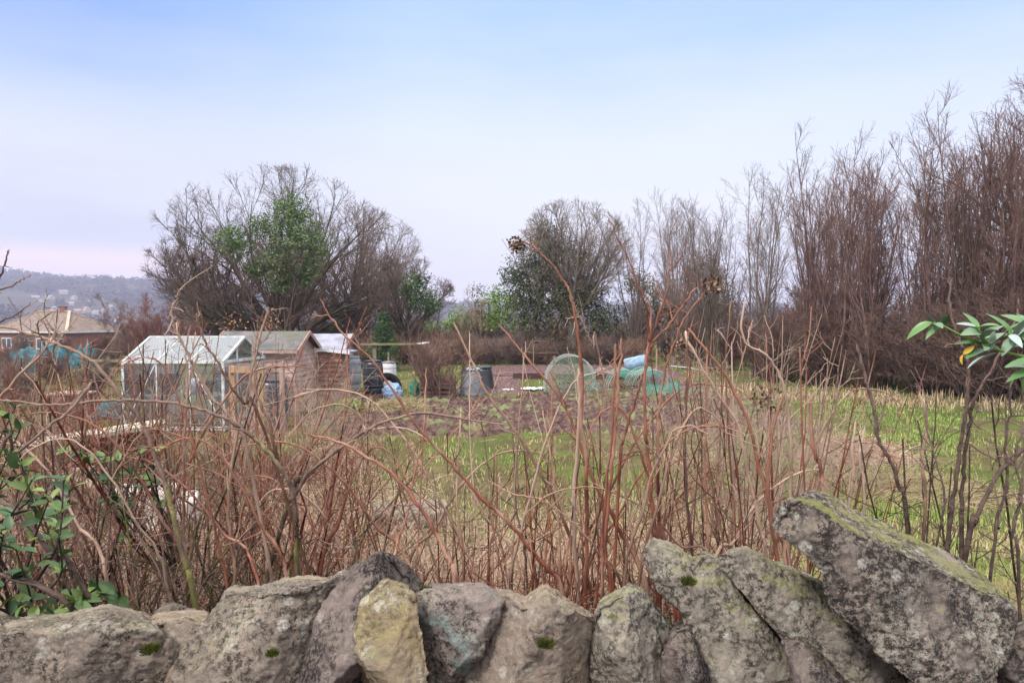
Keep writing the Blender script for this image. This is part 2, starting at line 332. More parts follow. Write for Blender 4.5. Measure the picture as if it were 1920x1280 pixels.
def first(bases, dirs, L, r, m, curv, trop, rg, tip=.25):
    K = len(bases); d = norm(np.asarray(dirs, float)); p = np.asarray(bases, float).copy(); C = np.empty((K, m, 3)); C[:, 0] = p
    L = np.broadcast_to(L, (K,))
    for j in range(1, m):
        d = norm(d+rg.normal(size=(K, 3))*curv+np.array((0, 0, trop))); p = p+d*(L/(m-1))[:, None]; C[:, j] = p
    return C, np.broadcast_to(r, (K,))[:, None]*np.linspace(1, tip, m)[None]
def levels_to_mesh(levels, sides):
    Vs, Qs, Ts, n = [], [], [], 0; nl = len(levels)
    for li, ((P, Rr), sd_) in enumerate(zip(levels, sides)):
        V, Q = tubes(P, Rr, sd_); Vs.append(V); Qs.append(Q+n); n += len(V)
        Ts.append(np.full(len(V), min(1., li/max(1, nl-1))))
    return np.concatenate(Vs), np.concatenate(Qs), np.concatenate(Ts)
def leafquads(P, size, rg, aspect=.6, up=0.):
    """one small four-cornered leaf at every point"""
    K = len(P); a = norm(rg.normal(size=(K, 3))+np.array((0, 0, up))); b = norm(np.cross(a, rg.normal(size=(K, 3))))
    s = (size*rg.uniform(.6, 1.3, K))[:, None]
    V = np.stack((P, P+a*s*.5+b*s*aspect*.5, P+a*s, P+a*s*.5-b*s*aspect*.5), 1).reshape(-1, 3)
    return V, np.arange(K*4).reshape(-1, 4)
def foliage(clumps, n, size, rg, gap=.42):
    """leaves spread through lobes, more towards their outsides, with gaps"""
    out = []
    for (c, r) in clumps:
        r = np.broadcast_to(r, (3,)); k = int(n*float(np.prod(r))**(2/3.)*3.2)
        d = norm(rg.normal(size=(k, 3))); rad = rg.random(k)**.5*(1+.22*np.abs(rg.normal(size=k)))
        p = np.array(c)+d*rad[:, None]*r
        sub = np.array([mn.noise(Vector(q*2.6/max(.35, float(r.mean())**.5))) for q in p])
        out.append(p[sub > -gap+.25*rad])
    P = np.concatenate(out); V, Q = leafquads(P, size, rg)
    tv = np.clip(np.array([mn.noise(Vector(q*1.3))*.9+.35 for q in P])+rg.normal(size=len(P))*.22, 0, 1)
    return V, Q, np.repeat(tv, 4)

# ------------------------------------------------------------------ the ground
def sstep(x, a, b):
    t_ = np.clip((x-a)/(b-a), 0, 1); return t_*t_*(3-2*t_)
def fbm(x, y, s, o=4):
    x = np.atleast_1d(x); y = np.atleast_1d(y)
    return np.array([mn.fractal(Vector((a*s, b*s, 0)), 1., 2., o) for a, b in zip(x.ravel(), y.ravel())]).reshape(x.shape)
US = np.array([-1.2, -.75, -.56, -.40, -.25, -.086, .1, .5, 1.2]); EL = np.array([72, 62, 54, 44, 32, 20, 16, 14, 14.])
def gz(x, y, nzv=True):
    x = np.asarray(x, float); y = np.asarray(y, float); r = np.hypot(x, y)
    z = .92*(1-sstep(y, 1.6, 8.5))
    z = z-.25*sstep(-x, 3.5, 9)*sstep(y, 6, 14)*0
    st = 42+45*sstep(x, -12, 4); z = z-5.2*sstep(y, st, st+35)-14*sstep(r, 90, 260)
    u = np.where(y > 1, x/np.maximum(y, 1), np.sign(x)*1.2); ridge = EYE+np.interp(u, US, EL)/F*1600
    k = sstep(r, 380, 1650)
    z = z*(1-k)+k*ridge-45*sstep(r, 1700, 2150)
    return z
def grid(name, ths, rs, m, kind='structure', amp=1.):
    T, Rr = np.meshgrid(ths, rs); X = Rr*np.sin(T); Y = Rr*np.cos(T); Z = gz(X, Y)
    nzv = fbm(X, Y, .35, 5); near = np.clip(Rr/14, .15, 1)
    Z = Z+nzv*.035*amp*np.where(Rr < 90, 1, 0)+np.where(Rr < 45, fbm(X, Y, 2.6, 3)*.03, 0)+(fbm(X, Y, .006, 4)*9*sstep(Rr, 400, 900))
    a, b = Z.shape; idx = np.arange(a*b).reshape(a, b)
    Q = np.stack((idx[:-1, :-1], idx[:-1, 1:], idx[1:, 1:], idx[1:, :-1]), -1).reshape(-1, 4)
    return tag(mesh(name, np.stack((X, Y, Z), -1), Q, m), kind=kind)
def ground_material():
    m = bpy.data.materials.new('ground'); m.use_nodes = True; t = m.node_tree; p = t.nodes['Principled BSDF']; p.inputs['Roughness'].default_value = 1
    p.inputs['Specular IOR Level'].default_value = .0
    co = N(t, 'ShaderNodeTexCoord'); sx = N(t, 'ShaderNodeSeparateXYZ'); t.links.new(co.outputs['Object'], sx.inputs[0])
    def nz(s, d=6, r=.6):
        n = N(t, 'ShaderNodeTexNoise'); n.inputs['Scale'].default_value = s; n.inputs['Detail'].default_value = d; n.inputs['Roughness'].default_value = r
        t.links.new(co.outputs['Object'], n.inputs[0]); return n.outputs[0]
    c = mixc(t, maprange(t, nz(1.1), .4, .6), (.085, .085, .035), (.17, .135, .075))
    c = mixc(t, maprange(t, nz(6, 8, .7), .5, .62), c, (.11, .08, .055))
    c = mixc(t, mth(t, 'MULTIPLY', maprange(t, nz(.55, 4), .46, .56), .7), c, (.08, .12, .03))
    near = mth(t, 'MULTIPLY', maprange(t, sx.outputs[1], 7.0, 4.6), .85)  # earth under the stalks, painted darker so gaps read as deep shade
    c = mixc(t, near, c, mixc(t, maprange(t, nz(9, 8), .4, .6), (.15, .10, .075), (.07, .045, .035)))
    c = mixc(t, mth(t, 'MULTIPLY', maprange(t, nz(30, 6, .7), .52, .66), .6), c, (.07, .05, .035))
    t.links.new(c, p.inputs['Base Color'])
    bn = N(t, 'ShaderNodeBump'); bn.inputs['Strength'].default_value = .8; bn.inputs['Distance'].default_value = .05
    t.links.new(nz(14, 8, .7), bn.inputs['Height']); t.links.new(bn.outputs[0], p.inputs['Normal'])
    return m
M['ground'] = ground_material()
ths = np.concatenate((np.linspace(-math.pi, -.95, 40, endpoint=False), np.linspace(-.95, .95, 420), np.linspace(.95, math.pi, 41)[1:]))
rs = np.concatenate(([.05], np.geomspace(.6, 60, 420), np.geomspace(62, 300, 40)))
grid('ground', ths, rs, M['ground'])
grid('hills', ths[::1], np.geomspace(300, 2150, 90), M['hill'])

def patch(name, x0, x1, y0, y1, step, m, lift, lump, lscale, edge=.5, curve=None, lab='structure'):
    """a sheet of worked soil whose rim sinks under the turf"""
    X, Y = np.meshgrid(np.arange(x0-1, x1+1, step), np.arange(y0-1, y1+1, step))
    cx_ = (x0+x1)/2; hx = (x1-x0)/2; hy = (y1-y0)/2
    nb = fbm(X, Y, .8, 3)*edge
    e = np.minimum(hx-np.abs(X-cx_), hy-np.abs(Y-(y0+y1)/2))+nb
    cl = fbm(X, Y, lscale, 5)*lump+np.abs(fbm(X, Y, lscale*2.3, 3))*lump*.7
    Z = gz(X, Y)+fbm(X, Y, .35, 5)*.035+np.clip(e*.3, -.3, lift)+np.where(e > -.1, cl, 0)
    a, b = Z.shape; idx = np.arange(a*b).reshape(a, b)
    Q = np.stack((idx[:-1, :-1], idx[:-1, 1:], idx[1:, 1:], idx[1:, :-1]), -1).reshape(-1, 4)
    ke = e.ravel()[Q].max(1) > -.35
    return tag(mesh(name, np.stack((X, Y, Z), -1), Q[ke], m), kind='structure')
patch('dug_soil', -4.4, 6.4, 14.3, 20.4, .06, M['soil'], .03, .15, 3.0, 1.1)
patch('dark_soil_bed', -1.0, 7.2, 27.0, 34.0, .12, M['dark_soil'], .05, .05, 3, .25)
patch('dark_soil_bed', -1.7, .2, 21.6, 26.4, .08, M['dark_soil'], .05, .07, 3, .3)
patch('soil_bed', 1.2, 6.6, 21.4, 25.4, .09, M['soil'], .03, .06, 3, .3)

# ------------------------------------------------------------------ grass
def blades(name, n, region, m, h, wd, rg, lean=.6, tintf=None, keep=None, flat=0.):
    x0, x1, y0, y1 = region
    u = rg.random(n); Y = 1/(1/y1+(1/y0-1/y1)*u) if y0 > 1 else rg.uniform(y0, y1, n)
    X = Y*rg.uniform(x0, x1, n)
    # tufts
    tx = rg.normal(size=n)*.05; X = np.round(X/.16)*.16+tx*1.6+rg.normal(size=n)*.02; Y = np.round(Y/.16)*.16+rg.normal(size=n)*.08
    if keep is not None:
        k = keep(X, Y, rg); X, Y = X[k], Y[k]
    n = len(X); Z = gz(X, Y)+.0
    hh = rg.uniform(*h, n)*(1+.4*rg.normal(size=n)).clip(.4, 2); a = rg.uniform(0, 2*math.pi, n); ln = rg.random(n)*lean+flat
    ww = wd*np.maximum(1, Y/9)
    dx, dy = np.cos(a), np.sin(a); cxx, cyy = -dy, dx
    B = np.stack((X, Y, Z-.02), 1); S = np.stack((cxx, cyy, 0*a), 1)*ww[:, None]
    Mid = B+np.stack((dx*hh*ln*.35, dy*hh*ln*.35, hh*.62*(1-ln*.25)), 1); Tip = B+np.stack((dx*hh*ln, dy*hh*ln, hh*(1-ln*.55).clip(.12)), 1)
    V = np.stack((B-S, B+S, Mid+S*.8, Mid-S*.8, Tip), 1).reshape(-1, 3)
    i = np.arange(n)[:, None]*5
    Fc = np.concatenate((i+np.array([[0, 1, 2]]), i+np.array([[0, 2, 3]]), i+np.array([[3, 2, 4]])))
    tt = np.clip(rg.random(n)*.6+(tintf(X, Y) if tintf is not None else 0), 0, 1)
    o = mesh(name, V, Fc, m, tint=np.repeat(tt, 5)); return tag(o, kind='stuff')
def in_soil(X, Y): return ((X > -4.3) & (X < 6.3) & (Y > 14.6) & (Y < 20.2)) | ((X > -1) & (X < 7.2) & (Y > 27) & (Y < 34)) | ((X > -1.7) & (X < .2) & (Y > 21.6) & (Y < 26.4))
def patchy(s, th, ph=0.):
    return lambda X, Y, rg: (fbm(X+ph, Y, s, 3) > th+rg.normal(size=X.shape)*.12) & (~in_soil(X, Y) | (rg.random(X.shape) < .10))
o = blades('grass', 150000, (-.75, .8, 3.6, 48), M['grass'], (.03, .11), .0042, rng, keep=patchy(.5, -.12), tintf=lambda X, Y: fbm(X, Y, .3, 3)*.9)
tag(o, 'patchy green turf covering the allotment plots', 'grass')
o = blades('lush_grass', 95000, (.30, .80, 3.6, 21), M['lush'], (.04, .11), .005, rng, keep=lambda X, Y, rg: ((X > 5.3-.25*(Y-14)+fbm(X, Y, .6, 3)*2.5) | (Y < 12)) & (fbm(X, Y, .45, 3) > -.22) & (X < Y*.66) & ((Y > 12.5) | (fbm(X+3, Y, .7, 3) > .02)), lean=.9)
tag(o, 'bright green grass from the biggest slab to the thicket on the right', 'grass')
o = blades('lush_grass', 15000, (-.12, .40, 20.2, 40), M['lush'], (.05, .10), .005, rng, keep=lambda X, Y, rg: ((Y < 21.4) | (Y > 35) | (X < -1.5)) & (fbm(X, Y, .5, 3) > -.1), lean=.8)
tag(o, 'green grass paths between the far soil beds', 'grass')
o = blades('thatch', 60000, (-.75, .8, 4.0, 24), M['thatch'], (.06, .17), .0035, rng, lean=1.2, keep=lambda X, Y, rg: patchy(.45, .08, 31.)(X, Y, rg) & ((X < 4.5) | (Y < 11) | (rg.random(X.shape) < .3)), tintf=lambda X, Y: fbm(X+9, Y, .4, 3)*.7, flat=.25)
tag(o, 'flattened straw coloured grass lying on the field', 'dry grass')
o = blades('thatch', 14000, (.30, .85, 17, 24), M['thatch'], (.12, .38), .005, rng, lean=1.1, keep=lambda X, Y, rg: (fbm(X, Y, .9, 3) > -.05) & (Y > 26.5-.62*X-2.2) & (Y < 26.5-.62*X+1.5))
tag(o, 'tall buff dead grass along the foot of the thicket', 'dry grass')
# tangle of dead stalks beyond the wall
def tangle(n, yr, u, m, L, r, rg, name, label, hmax=.5, pw=1.):
    Y = rg.uniform(*yr, n); X = Y*rg.uniform(*u, n); Z = gz(X, Y)+rg.random(n)**pw*hmax
    a = rg.uniform(0, 2*math.pi, n); el = rg.uniform(-.3, 1.3, n)
    D = np.stack((np.cos(a)*np.cos(el), np.sin(a)*np.cos(el), np.sin(el)), 1)
    P, Rr = first(np.stack((X, Y, Z), 1), D, rg.uniform(*L, n), r, 4, .22, -.08, rg, tip=.5)
    Rr = Rr*np.maximum(1, Y/4)[:, None]
    V, Q = tubes(P, Rr, 3); tt = np.repeat(np.clip(rg.random(n)*1.1-.1, 0, 1), 12)
    return tag(mesh(name, V, Q, m, tint=tt), label, 'dry grass', kind='stuff')
tangle(15000, (2.1, 5.0), (-.82, .40), M['straw'], (.12, .42), .0014, rng, 'dead_stalks', 'tangle of pinkish dead grass stalks behind the wall', .46, 1.2)
tangle(5000, (4.8, 9.0), (-.8, -.12), M['straw'], (.15, .45), .0016, rng, 'dead_stalks', 'pinkish dead stalks between the shrubs and the plots', .36, 1.5)
tangle(3000, (2.2, 4.2), (.35, .85), M['thatch'], (.12, .4), .0014, rng, 'thatch', 'olive and straw grass matted behind the big slab', .3, 1.3)

# ------------------------------------------------------------------ stones
def px_lo(poly): return poly[:, 0].mean() < 640
def stone(name, poly, d0, T, m, label, grow=1.05, cut=1., lean=.35, drop=.32, v=.0042, big=.014, med=.02, dpx=0., group='coping stones along the top of the dry stone wall', inset=.0):
    poly = np.array(poly, float); n = len(poly); c = poly.mean(0)
    Fp = []
    if px_lo(poly): poly[:, 1] += 16
    for px, py in poly:
        d = d0+lean*(1200-py)/F+dpx*(px-c[0])/F
        Fp.append(at(px, py, d))
    Fp = np.array(Fp); cc = Fp.mean(0)
    Bk = Fp+np.array((0, T, -drop*T)); Mf = cc+(Fp-cc)*1.0
    Fr = cc+(Fp-cc)*.95+np.array((0, -T*.10, 0)); Bk = cc+np.array((cc[0]/cc[1]*T*.95, T, -drop*T))+(Fp-cc)*1.0
    V = np.concatenate((Fr, Mf, Bk)); o_ = cc+np.array((0, T/2, 0)); V = V-o_
    V[n:2*n] = V[n:2*n]*1.03; V *= grow
    me = bpy.data.meshes.new(name)
    faces = [tuple(range(n))[::-1]]+[(i, (i+1) % n, n+(i+1) % n, n+i) for i in range(n)]+[(n+i, n+(i+1) % n, 2*n+(i+1) % n, 2*n+i) for i in range(n)]+[tuple(range(2*n, 3*n))]
    me.from_pydata([tuple(q) for q in V], [], faces); me.materials.append(m)
    o = bpy.data.objects.new(name, me); o.location = o_; COL.objects.link(o)
    r = o.modifiers.new('r', 'REMESH'); r.mode = 'VOXEL'; r.voxel_size = v
    dg = bpy.context.evaluated_depsgraph_get(); ev = bpy.data.meshes.new_from_object(o.evaluated_get(dg)); o.modifiers.clear(); o.data = ev; o.data.name = name
    K = len(ev.vertices); co = np.empty(K*3, np.float32); ev.vertices.foreach_get('co', co); co = co.reshape(-1, 3).astype(float)
    rs_ = np.random.default_rng(int(poly[0][0]*7+poly[1][1]) % 9973)
    for j in range(13):                                       # quarry faces: shave big flats off the front, small chips all round
        deep = j < 8
        nn = rs_.normal(size=3)*np.array((1.1, .5, .8)); nn[1] = -abs(nn[1])-(.55/cut**2 if deep else 0); nn /= np.linalg.norm(nn)
        pr = co@nn; off = np.quantile(pr, .999)*(1-cut*rs_.uniform(.13, .38) if deep else rs_.uniform(.8, .96)); ex = np.clip(pr-off, 0, None)
        co -= (nn*np.array((.25, 1, .25)) if deep else nn)*(ex*(1/(nn[1]**2+.25*(1-nn[1]**2)) if deep else ex*.96))[:, None]
    ev.vertices.foreach_set('co', co.astype(np.float32).ravel()); ev.update(); ev.polygons.foreach_set('use_smooth', np.ones(len(ev.polygons), bool))
    s = o.modifiers.new('s', 'SMOOTH'); s.iterations = 1; s.factor = .5
    for nm, kind_, size, st in (('d1', 'CLOUDS', .16, big), ('d2', 'CLOUDS', .06, med*.7), ('d3', 'CLOUDS', .025, med*.5), ('d4', 'CLOUDS', .009, med*.45)):
        key = f'tx{kind_}{size}'
        tx = bpy.data.textures.get(key)
        if tx is None:
            tx = bpy.data.textures.new(key, kind_); tx.noise_scale = size
            if kind_ == 'CLOUDS': tx.noise_depth = 3
        dm = o.modifiers.new(nm, 'DISPLACE'); dm.texture = tx; dm.texture_coords = 'GLOBAL'; dm.strength = st; dm.mid_level = .5
    return tag(o, label, 'stone', group)
G = M
stone('coping_stone', [(-60, 1150), (0, 1152), (40, 1156), (56, 1172), (30, 1230), (-60, 1240)], 1.42, .2, G['st_grey'], 'small grey stone peeping over the wall at its left end')
stone('coping_stone', [(-120, 1200), (0, 1178), (50, 1166), (115, 1164), (150, 1155), (195, 1146), (235, 1150), (275, 1158), (300, 1172), (312, 1215), (280, 1290), (220, 1400), (-120, 1400)], 1.22, .24, G['st_grey'], 'broad grey stone speckled with pale lichen at the left end of the wall', cut=.7)
stone('coping_stone', [(278, 1158), (300, 1132), (325, 1122), (348, 1130), (372, 1152), (365, 1200), (285, 1200)], 1.44, .12, G['st_dark'], 'small rounded dark stone peeping up behind the left stones')
stone('coping_stone', [(262, 1175), (300, 1160), (345, 1156), (395, 1160), (402, 1200), (365, 1280), (340, 1400), (250, 1400), (255, 1280)], 1.24, .22, G['st_warm'], 'tan edged stone with a moss tuft beside the broad grey one')
stone('coping_stone', [(480, 1110), (505, 1088), (540, 1076), (598, 1075), (632, 1084), (650, 1110), (640, 1170), (500, 1170)], 1.42, .16, G['st_warm'], 'orange brown rounded stone behind the left big stones')
stone('coping_stone', [(335, 1250), (352, 1198), (395, 1152), (428, 1110), (455, 1112), (520, 1102), (580, 1098), (640, 1094), (632, 1150), (585, 1210), (560, 1290), (545, 1400), (330, 1400)], 1.2, .24, G['st_grey'], 'large sloping grey stone carrying one bright moss tuft', big=.028)
stone('coping_stone', [(540, 1290), (565, 1205), (615, 1125), (655, 1076), (700, 1054), (737, 1047), (760, 1064), (795, 1098), (790, 1130), (735, 1150), (700, 1200), (705, 1290), (700, 1400), (530, 1400)], 1.19, .22, G['st_dark'], 'dark grey peaked stone left of the ochre one')
stone('coping_stone', [(668, 1185), (684, 1135), (725, 1098), (758, 1108), (778, 1135), (785, 1180), (800, 1280), (805, 1400), (690, 1400), (676, 1260)], 1.15, .2, G['st_ochre'], 'narrow ochre yellow stone standing on edge')
stone('coping_stone', [(757, 1165), (768, 1128), (800, 1115), (850, 1112), (905, 1112), (938, 1128), (932, 1165), (900, 1215), (895, 1300), (890, 1400), (800, 1400), (785, 1290)], 1.2, .22, G['st_vein'], 'grey stone crossed by a pale teal lichen streak')
stone('coping_stone', [(872, 1230), (890, 1162), (922, 1130), (952, 1130), (985, 1142), (1008, 1122), (1027, 1118), (1062, 1140), (1128, 1182), (1118, 1220), (1125, 1290), (1125, 1400), (880, 1400)], 1.17, .24, G['st_warm'], 'wide warm grey stone with a hanging strip of moss')
stone('coping_stone', [(1098, 1222), (1124, 1145), (1150, 1132), (1180, 1115), (1202, 1120), (1232, 1158), (1262, 1192), (1262, 1290), (1262, 1400), (1118, 1400), (1112, 1290)], 1.18, .22, G['st_green'], 'blocky stone with a pebble like knob on its face')
stone('coping_stone', [(1240, 1240), (1260, 1196), (1290, 1184), (1312, 1230), (1350, 1300), (1350, 1400), (1250, 1400)], 1.2, .15, G['st_dark'], 'small dark purple stone wedged under the pale leaning slab')
stone('leaning_slab', [(1214, 1042), (1230, 1020), (1262, 1030), (1298, 1060), (1320, 1045), (1345, 1056), (1382, 1110), (1440, 1178), (1505, 1262), (1560, 1340), (1600, 1400), (1400, 1400), (1335, 1290), (1292, 1205), (1283, 1150), (1240, 1112)], 1.27, .16, G['st_green'], 'pale leaning slab with black lichen at its upper tip', cut=.65)
stone('leaning_slab', [(1356, 1062), (1374, 1042), (1402, 1040), (1480, 1074), (1548, 1108), (1602, 1160), (1660, 1230), (1710, 1300), (1760, 1400), (1600, 1400), (1540, 1290), (1480, 1215), (1430, 1152), (1388, 1100)], 1.24, .15, G['st_green'], 'green tinged leaning slab under the biggest slab', cut=.65)
stone('coping_stone', [(1468, 1210), (1498, 1200), (1560, 1248), (1620, 1320), (1640, 1400), (1520, 1400), (1490, 1280)], 1.2, .12, G['st_dark'], 'thin dark stone squeezed between the two leaning slabs')
stone('coping_slab', [(1478, 962), (1498, 948), (1530, 958), (1610, 1008), (1700, 1048), (1770, 1082), (1845, 1118), (1884, 1140), (1897, 1170), (1888, 1210), (1862, 1250), (1845, 1300), (1840, 1400), (1820, 1400), (1740, 1300), (1660, 1232), (1604, 1175), (1560, 1136), (1546, 1075), (1502, 1032), (1464, 1012), (1464, 980)], 1.12, .26, G['st_big'], 'biggest slab, black speckled with a green top, tilted across the wall', lean=.15, drop=.15, big=.018, v=.0045, grow=1.03, cut=.45)
stone('coping_stone', [(1850, 1260), (1884, 1205), (1930, 1188), (1990, 1200), (2050, 1260), (2050, 1400), (1850, 1400)], 1.22, .2, G['st_dark'], 'dark mossy stone at the right end of the wall')
# knob, moss cushions and lichen marks
def moss(px, py, d, s, label, m=None):
    c = at(px, py, d); K = 260; q = norm(rng.normal(size=(K, 3))); q[:, 2] = np.abs(q[:, 2])*.6
    P, Rr = first(c+q*s*.55*rng.random((K, 1)), q+np.array((0, -.3, .6)), s*.55, s*.05, 3, .2, 0, rng)
    V, Q = tubes(P, Rr, 3); return tag(mesh('moss', V-c, Q, m or M['moss']), label, 'moss', 'moss cushions on the wall stones')
for a in ((282, 1222, 1.17, .022, 'moss tuft on the tan edged stone'), (511, 1228, 1.14, .016, 'small bright moss tuft on the large sloping grey stone'), (1024, 1212, 1.10, .02, 'moss strip on the wide warm grey stone'),
          (1290, 1095, 1.22, .02, 'moss on the upper part of the pale leaning slab'), (798, 1110, 1.3, .018, 'moss sprig on the rim between dark and veined stones')):
    o = moss(*a); o.location = at(*a[:3])
# body of the wall under the coping
wm = MB()
for row, (z0, zt) in enumerate(((1.18, 1.36), (1.38, 1.6), (1.62, 1.74))):
    x = -2.6
    while x < 2.8:
        L = random.uniform(.22, .45)
        for yy in (1.33, 1.55): wm.box((x+L/2, yy+random.uniform(-.02, .02), (z0+zt)/2-.1), (L-.015, .28, zt-z0), rz=random.uniform(-.04, .04), ry=random.uniform(-.05, .05))
        x += L
o = wm.build('dry_stone_wall', G['st_dark'], bevel=.03); tag(o, 'low grey dry stone wall carrying the coping stones', 'wall')
s_ = o.modifiers.new('s', 'SUBSURF'); s_.subdivision_type = 'SIMPLE'; s_.levels = 2; s_.render_levels = 2
dm = o.modifiers.new('d', 'DISPLACE'); dm.texture = bpy.data.textures['txCLOUDS0.025']; dm.texture_coords = 'GLOBAL'; dm.strength = .03

# ------------------------------------------------------------------ canes traced one by one
def smooth(pts, k=4):
    p = np.array(pts, float); q = np.concatenate((2*p[:1]-p[1:2], p, 2*p[-1:]-p[-2:-1])); out = []
    for i in range(1, len(q)-2):
        for j in range(k):
            t_ = j/k; a, b, c, d = q[i-1:i+3]
            out.append(.5*((2*b)+(-a+c)*t_+(2*a-5*b+4*c-d)*t_**2+(-a+3*b-3*c+d)*t_**3))
    out.append(p[-1]); return np.array(out)
CANES = 0
def cane(pts, d0, d1, w0, w1, m, label, cat='cane', name='cane', spurs=1., side=0, root=True, srad=.0026, slen=(.05, .22), group='long canes standing behind the wall'):
    """pts run from the root end to the tip, in photograph pixels; d0..d1 the distances of the two ends, w0..w1 their widths in pixels"""
    n = len(pts); ds = np.linspace(d0, d1, n)
    P = np.array([at(x, y, d) for (x, y), d in zip(pts, ds)])
    if root:
        g0 = float(gz(P[0, 0], P[0, 1]))
        if P[0, 2] > g0+.02:
            dr = P[0]-P[1]; dr /= np.linalg.norm(dr)+1e-9; hx = (P[0, 2]-g0)*min(.5, abs(dr[0]/(dr[2]+1e-6))*.5)*np.sign(dr[0])
            P = np.concatenate(([[P[0, 0]+hx, P[0, 1]+.03, g0-.03]], P)); ds = np.concatenate(([ds[0]], ds))
    P = smooth(P, 5); K = len(P); P[1:-1] += rng.normal(size=(K-2, 3))*.0013
    Rr = (np.linspace(w0, w1, K)*.43*np.linspace(d0, d1, K)/F).clip(.0012)*(1+.08*rng.normal(size=K)); Rr[-1] *= .4
    lv = [(P[None], Rr[None])]; sd_ = [7]
    Ltot = np.linalg.norm(np.diff(P, axis=0), axis=1).sum()
    if side:
        lv.append(spawn(P[None], Rr[None], side, .3, .97, (30, 70), slen, 6, .16, .03, .45, srad*.7, rng)); sd_.append(4)
        lv.append(spawn(*lv[-1], 3, .2, .95, (30, 65), (slen[0]*.4, slen[1]*.5), 4, .2, .02, .6, srad*.45, rng)); sd_.append(3)
    ns = int(Ltot/.035*spurs)
    if ns:
        S = spawn(P[None], Rr[None], ns, .08, .99, (40, 75), (.006, .017), 3, .1, 0, .42, .0011, rng); lv.append(S); sd_.append(4)
        if side: lv.append(spawn(*lv[1], 6, .1, .98, (40, 70), (.005, .012), 3, .1, 0, .6, .001, rng)); sd_.append(3)
    Vs, Qs, Ts, nn = [], [], [], 0
    for i, ((p_, r_), s_) in enumerate(zip(lv, sd_)):
        V, Q = tubes(p_, r_, s_); Vs.append(V); Qs.append(Q+nn); nn += len(V)
        Ts.append(np.full(len(V), .0) if i else np.repeat(np.linspace(0, .8, K), s_))
        if i: Ts[-1][:] = .7
    b = P[0].copy(); o = mesh(name, np.concatenate(Vs)-b, np.concatenate(Qs), M[m], tint=np.concatenate(Ts)); o.location = b
    return tag(o, label, cat, group)
cane([(1062, 1132), (1030, 1070), (1000, 1038), (960, 985), (905, 935), (868, 893), (810, 830), (765, 775), (720, 705), (690, 668), (650, 632), (622, 598), (600, 560)], 2.0, 1.9, 11, 3, 'cane_red', 'thick reddish cane slanting far up to the left past the black barrel', spurs=.7, side=3)
cane([(1218, 1130), (1188, 1040), (1162, 996), (1140, 947), (1117, 910), (1087, 831), (1065, 775), (1038, 730), (1012, 700), (975, 655), (935, 607)], 2.1, 2.1, 11, 4, 'cane_red', 'slanting reddish cane ending in front of the far soil bed', spurs=.7, side=2)
cane([(1100, 1080), (1076, 1022), (1042, 940), (1009, 880), (979, 824), (937, 771), (912, 735), (896, 700), (880, 668), (850, 602)], 2.2, 2.2, 9, 4, 'cane_brown', 'slanting brown cane crossing the grey compost bin', spurs=.7, side=3)
cane([(858, 1112), (846, 1060), (832, 1030), (810, 985), (780, 940), (739, 891), (697, 861), (649, 835), (607, 820), (570, 812)], 1.9, 2.0, 12, 4, 'cane_red', 'thick orange red cane leaning left from the middle of the wall', spurs=.5, side=2)
cane([(540, 945), (565, 905), (600, 869), (656, 827), (712, 794), (769, 777), (810, 775), (860, 783), (900, 790), (960, 797)], 2.1, 2.2, 11, 3, 'cane_grey', 'mossy grey branch arching over in front of the leaf heap', spurs=.8, side=4)
cane([(1172, 1118), (1130, 1045), (1085, 990), (1050, 960), (1010, 935), (960, 925), (915, 900)], 1.9, 2.0, 7, 3, 'cane_brown', 'low bowed cane in the middle arching left', side=2)
cane([(1240, 1030), (1233, 1018), (1222, 930), (1215, 850), (1212, 820), (1208, 750), (1209, 700), (1214, 662), (1219, 620), (1220, 580), (1216, 560)], 1.9, 1.9, 10, 5, 'cane_red', 'dark red upright cane forking before the green netting', spurs=.5, side=1)
cane([(1214, 665), (1222, 645), (1240, 625), (1262, 600), (1290, 560), (1305, 540), (1345, 525)], 1.9, 1.9, 7, 3, 'cane_red', 'dark red fork rising to a dry flower head on the right', spurs=.4, side=3, root=False)
cane([(1219, 640), (1236, 590), (1250, 545), (1254, 510), (1257, 467)], 1.9, 1.9, 6, 2.5, 'cane_red', 'dark red fork reaching up at the sky', spurs=.6, side=1, root=False)
cane([(1160, 905), (1168, 830), (1180, 785), (1192, 750), (1200, 720), (1206, 700), (1211, 680)], 1.95, 1.9, 7, 5, 'cane_red', 'thin dark branch joining the forked dark red cane', spurs=.4)
cane([(1236, 1015), (1234, 900), (1234, 820), (1234, 780), (1238, 750), (1245, 705), (1252, 675), (1268, 635), (1282, 600), (1312, 560), (1335, 530)], 1.95, 1.9, 8, 3, 'cane_red', 'second dark red cane right of the forked one', spurs=.5, side=2)
cane([(1145, 1120), (1136, 1040), (1138, 962), (1146, 880), (1152, 820), (1156, 760), (1160, 707), (1164, 660), (1165, 634)], 1.85, 1.85, 9, 5, 'cane_red', 'straight red cane before the net cloches, cut off square', spurs=.5)
cane([(1128, 1110), (1130, 1000), (1138, 900), (1147, 820), (1150, 740), (1153, 690), (1154, 648)], 1.87, 1.87, 7, 5, 'cane_red', 'slimmer red cane just left of the square cut one', spurs=.4)
cane([(1098, 1150), (1100, 1000), (1098, 850), (1090, 790), (1092, 700), (1086, 655), (1080, 600), (1068, 550), (1055, 525), (1040, 502), (1020, 482), (1005, 467), (985, 454), (965, 452)], 2.0, 1.9, 10, 2.2, 'cane_red', 'tall orange barked cane bending left to a dried flower head', spurs=.8, side=2)
cane([(1084, 1130), (1076, 1000), (1078, 900), (1084, 820), (1086, 740), (1084, 690)], 2.03, 2.0, 10, 8, 'cane_pale', 'pale peeling stub beside the tall orange barked cane', spurs=.3)
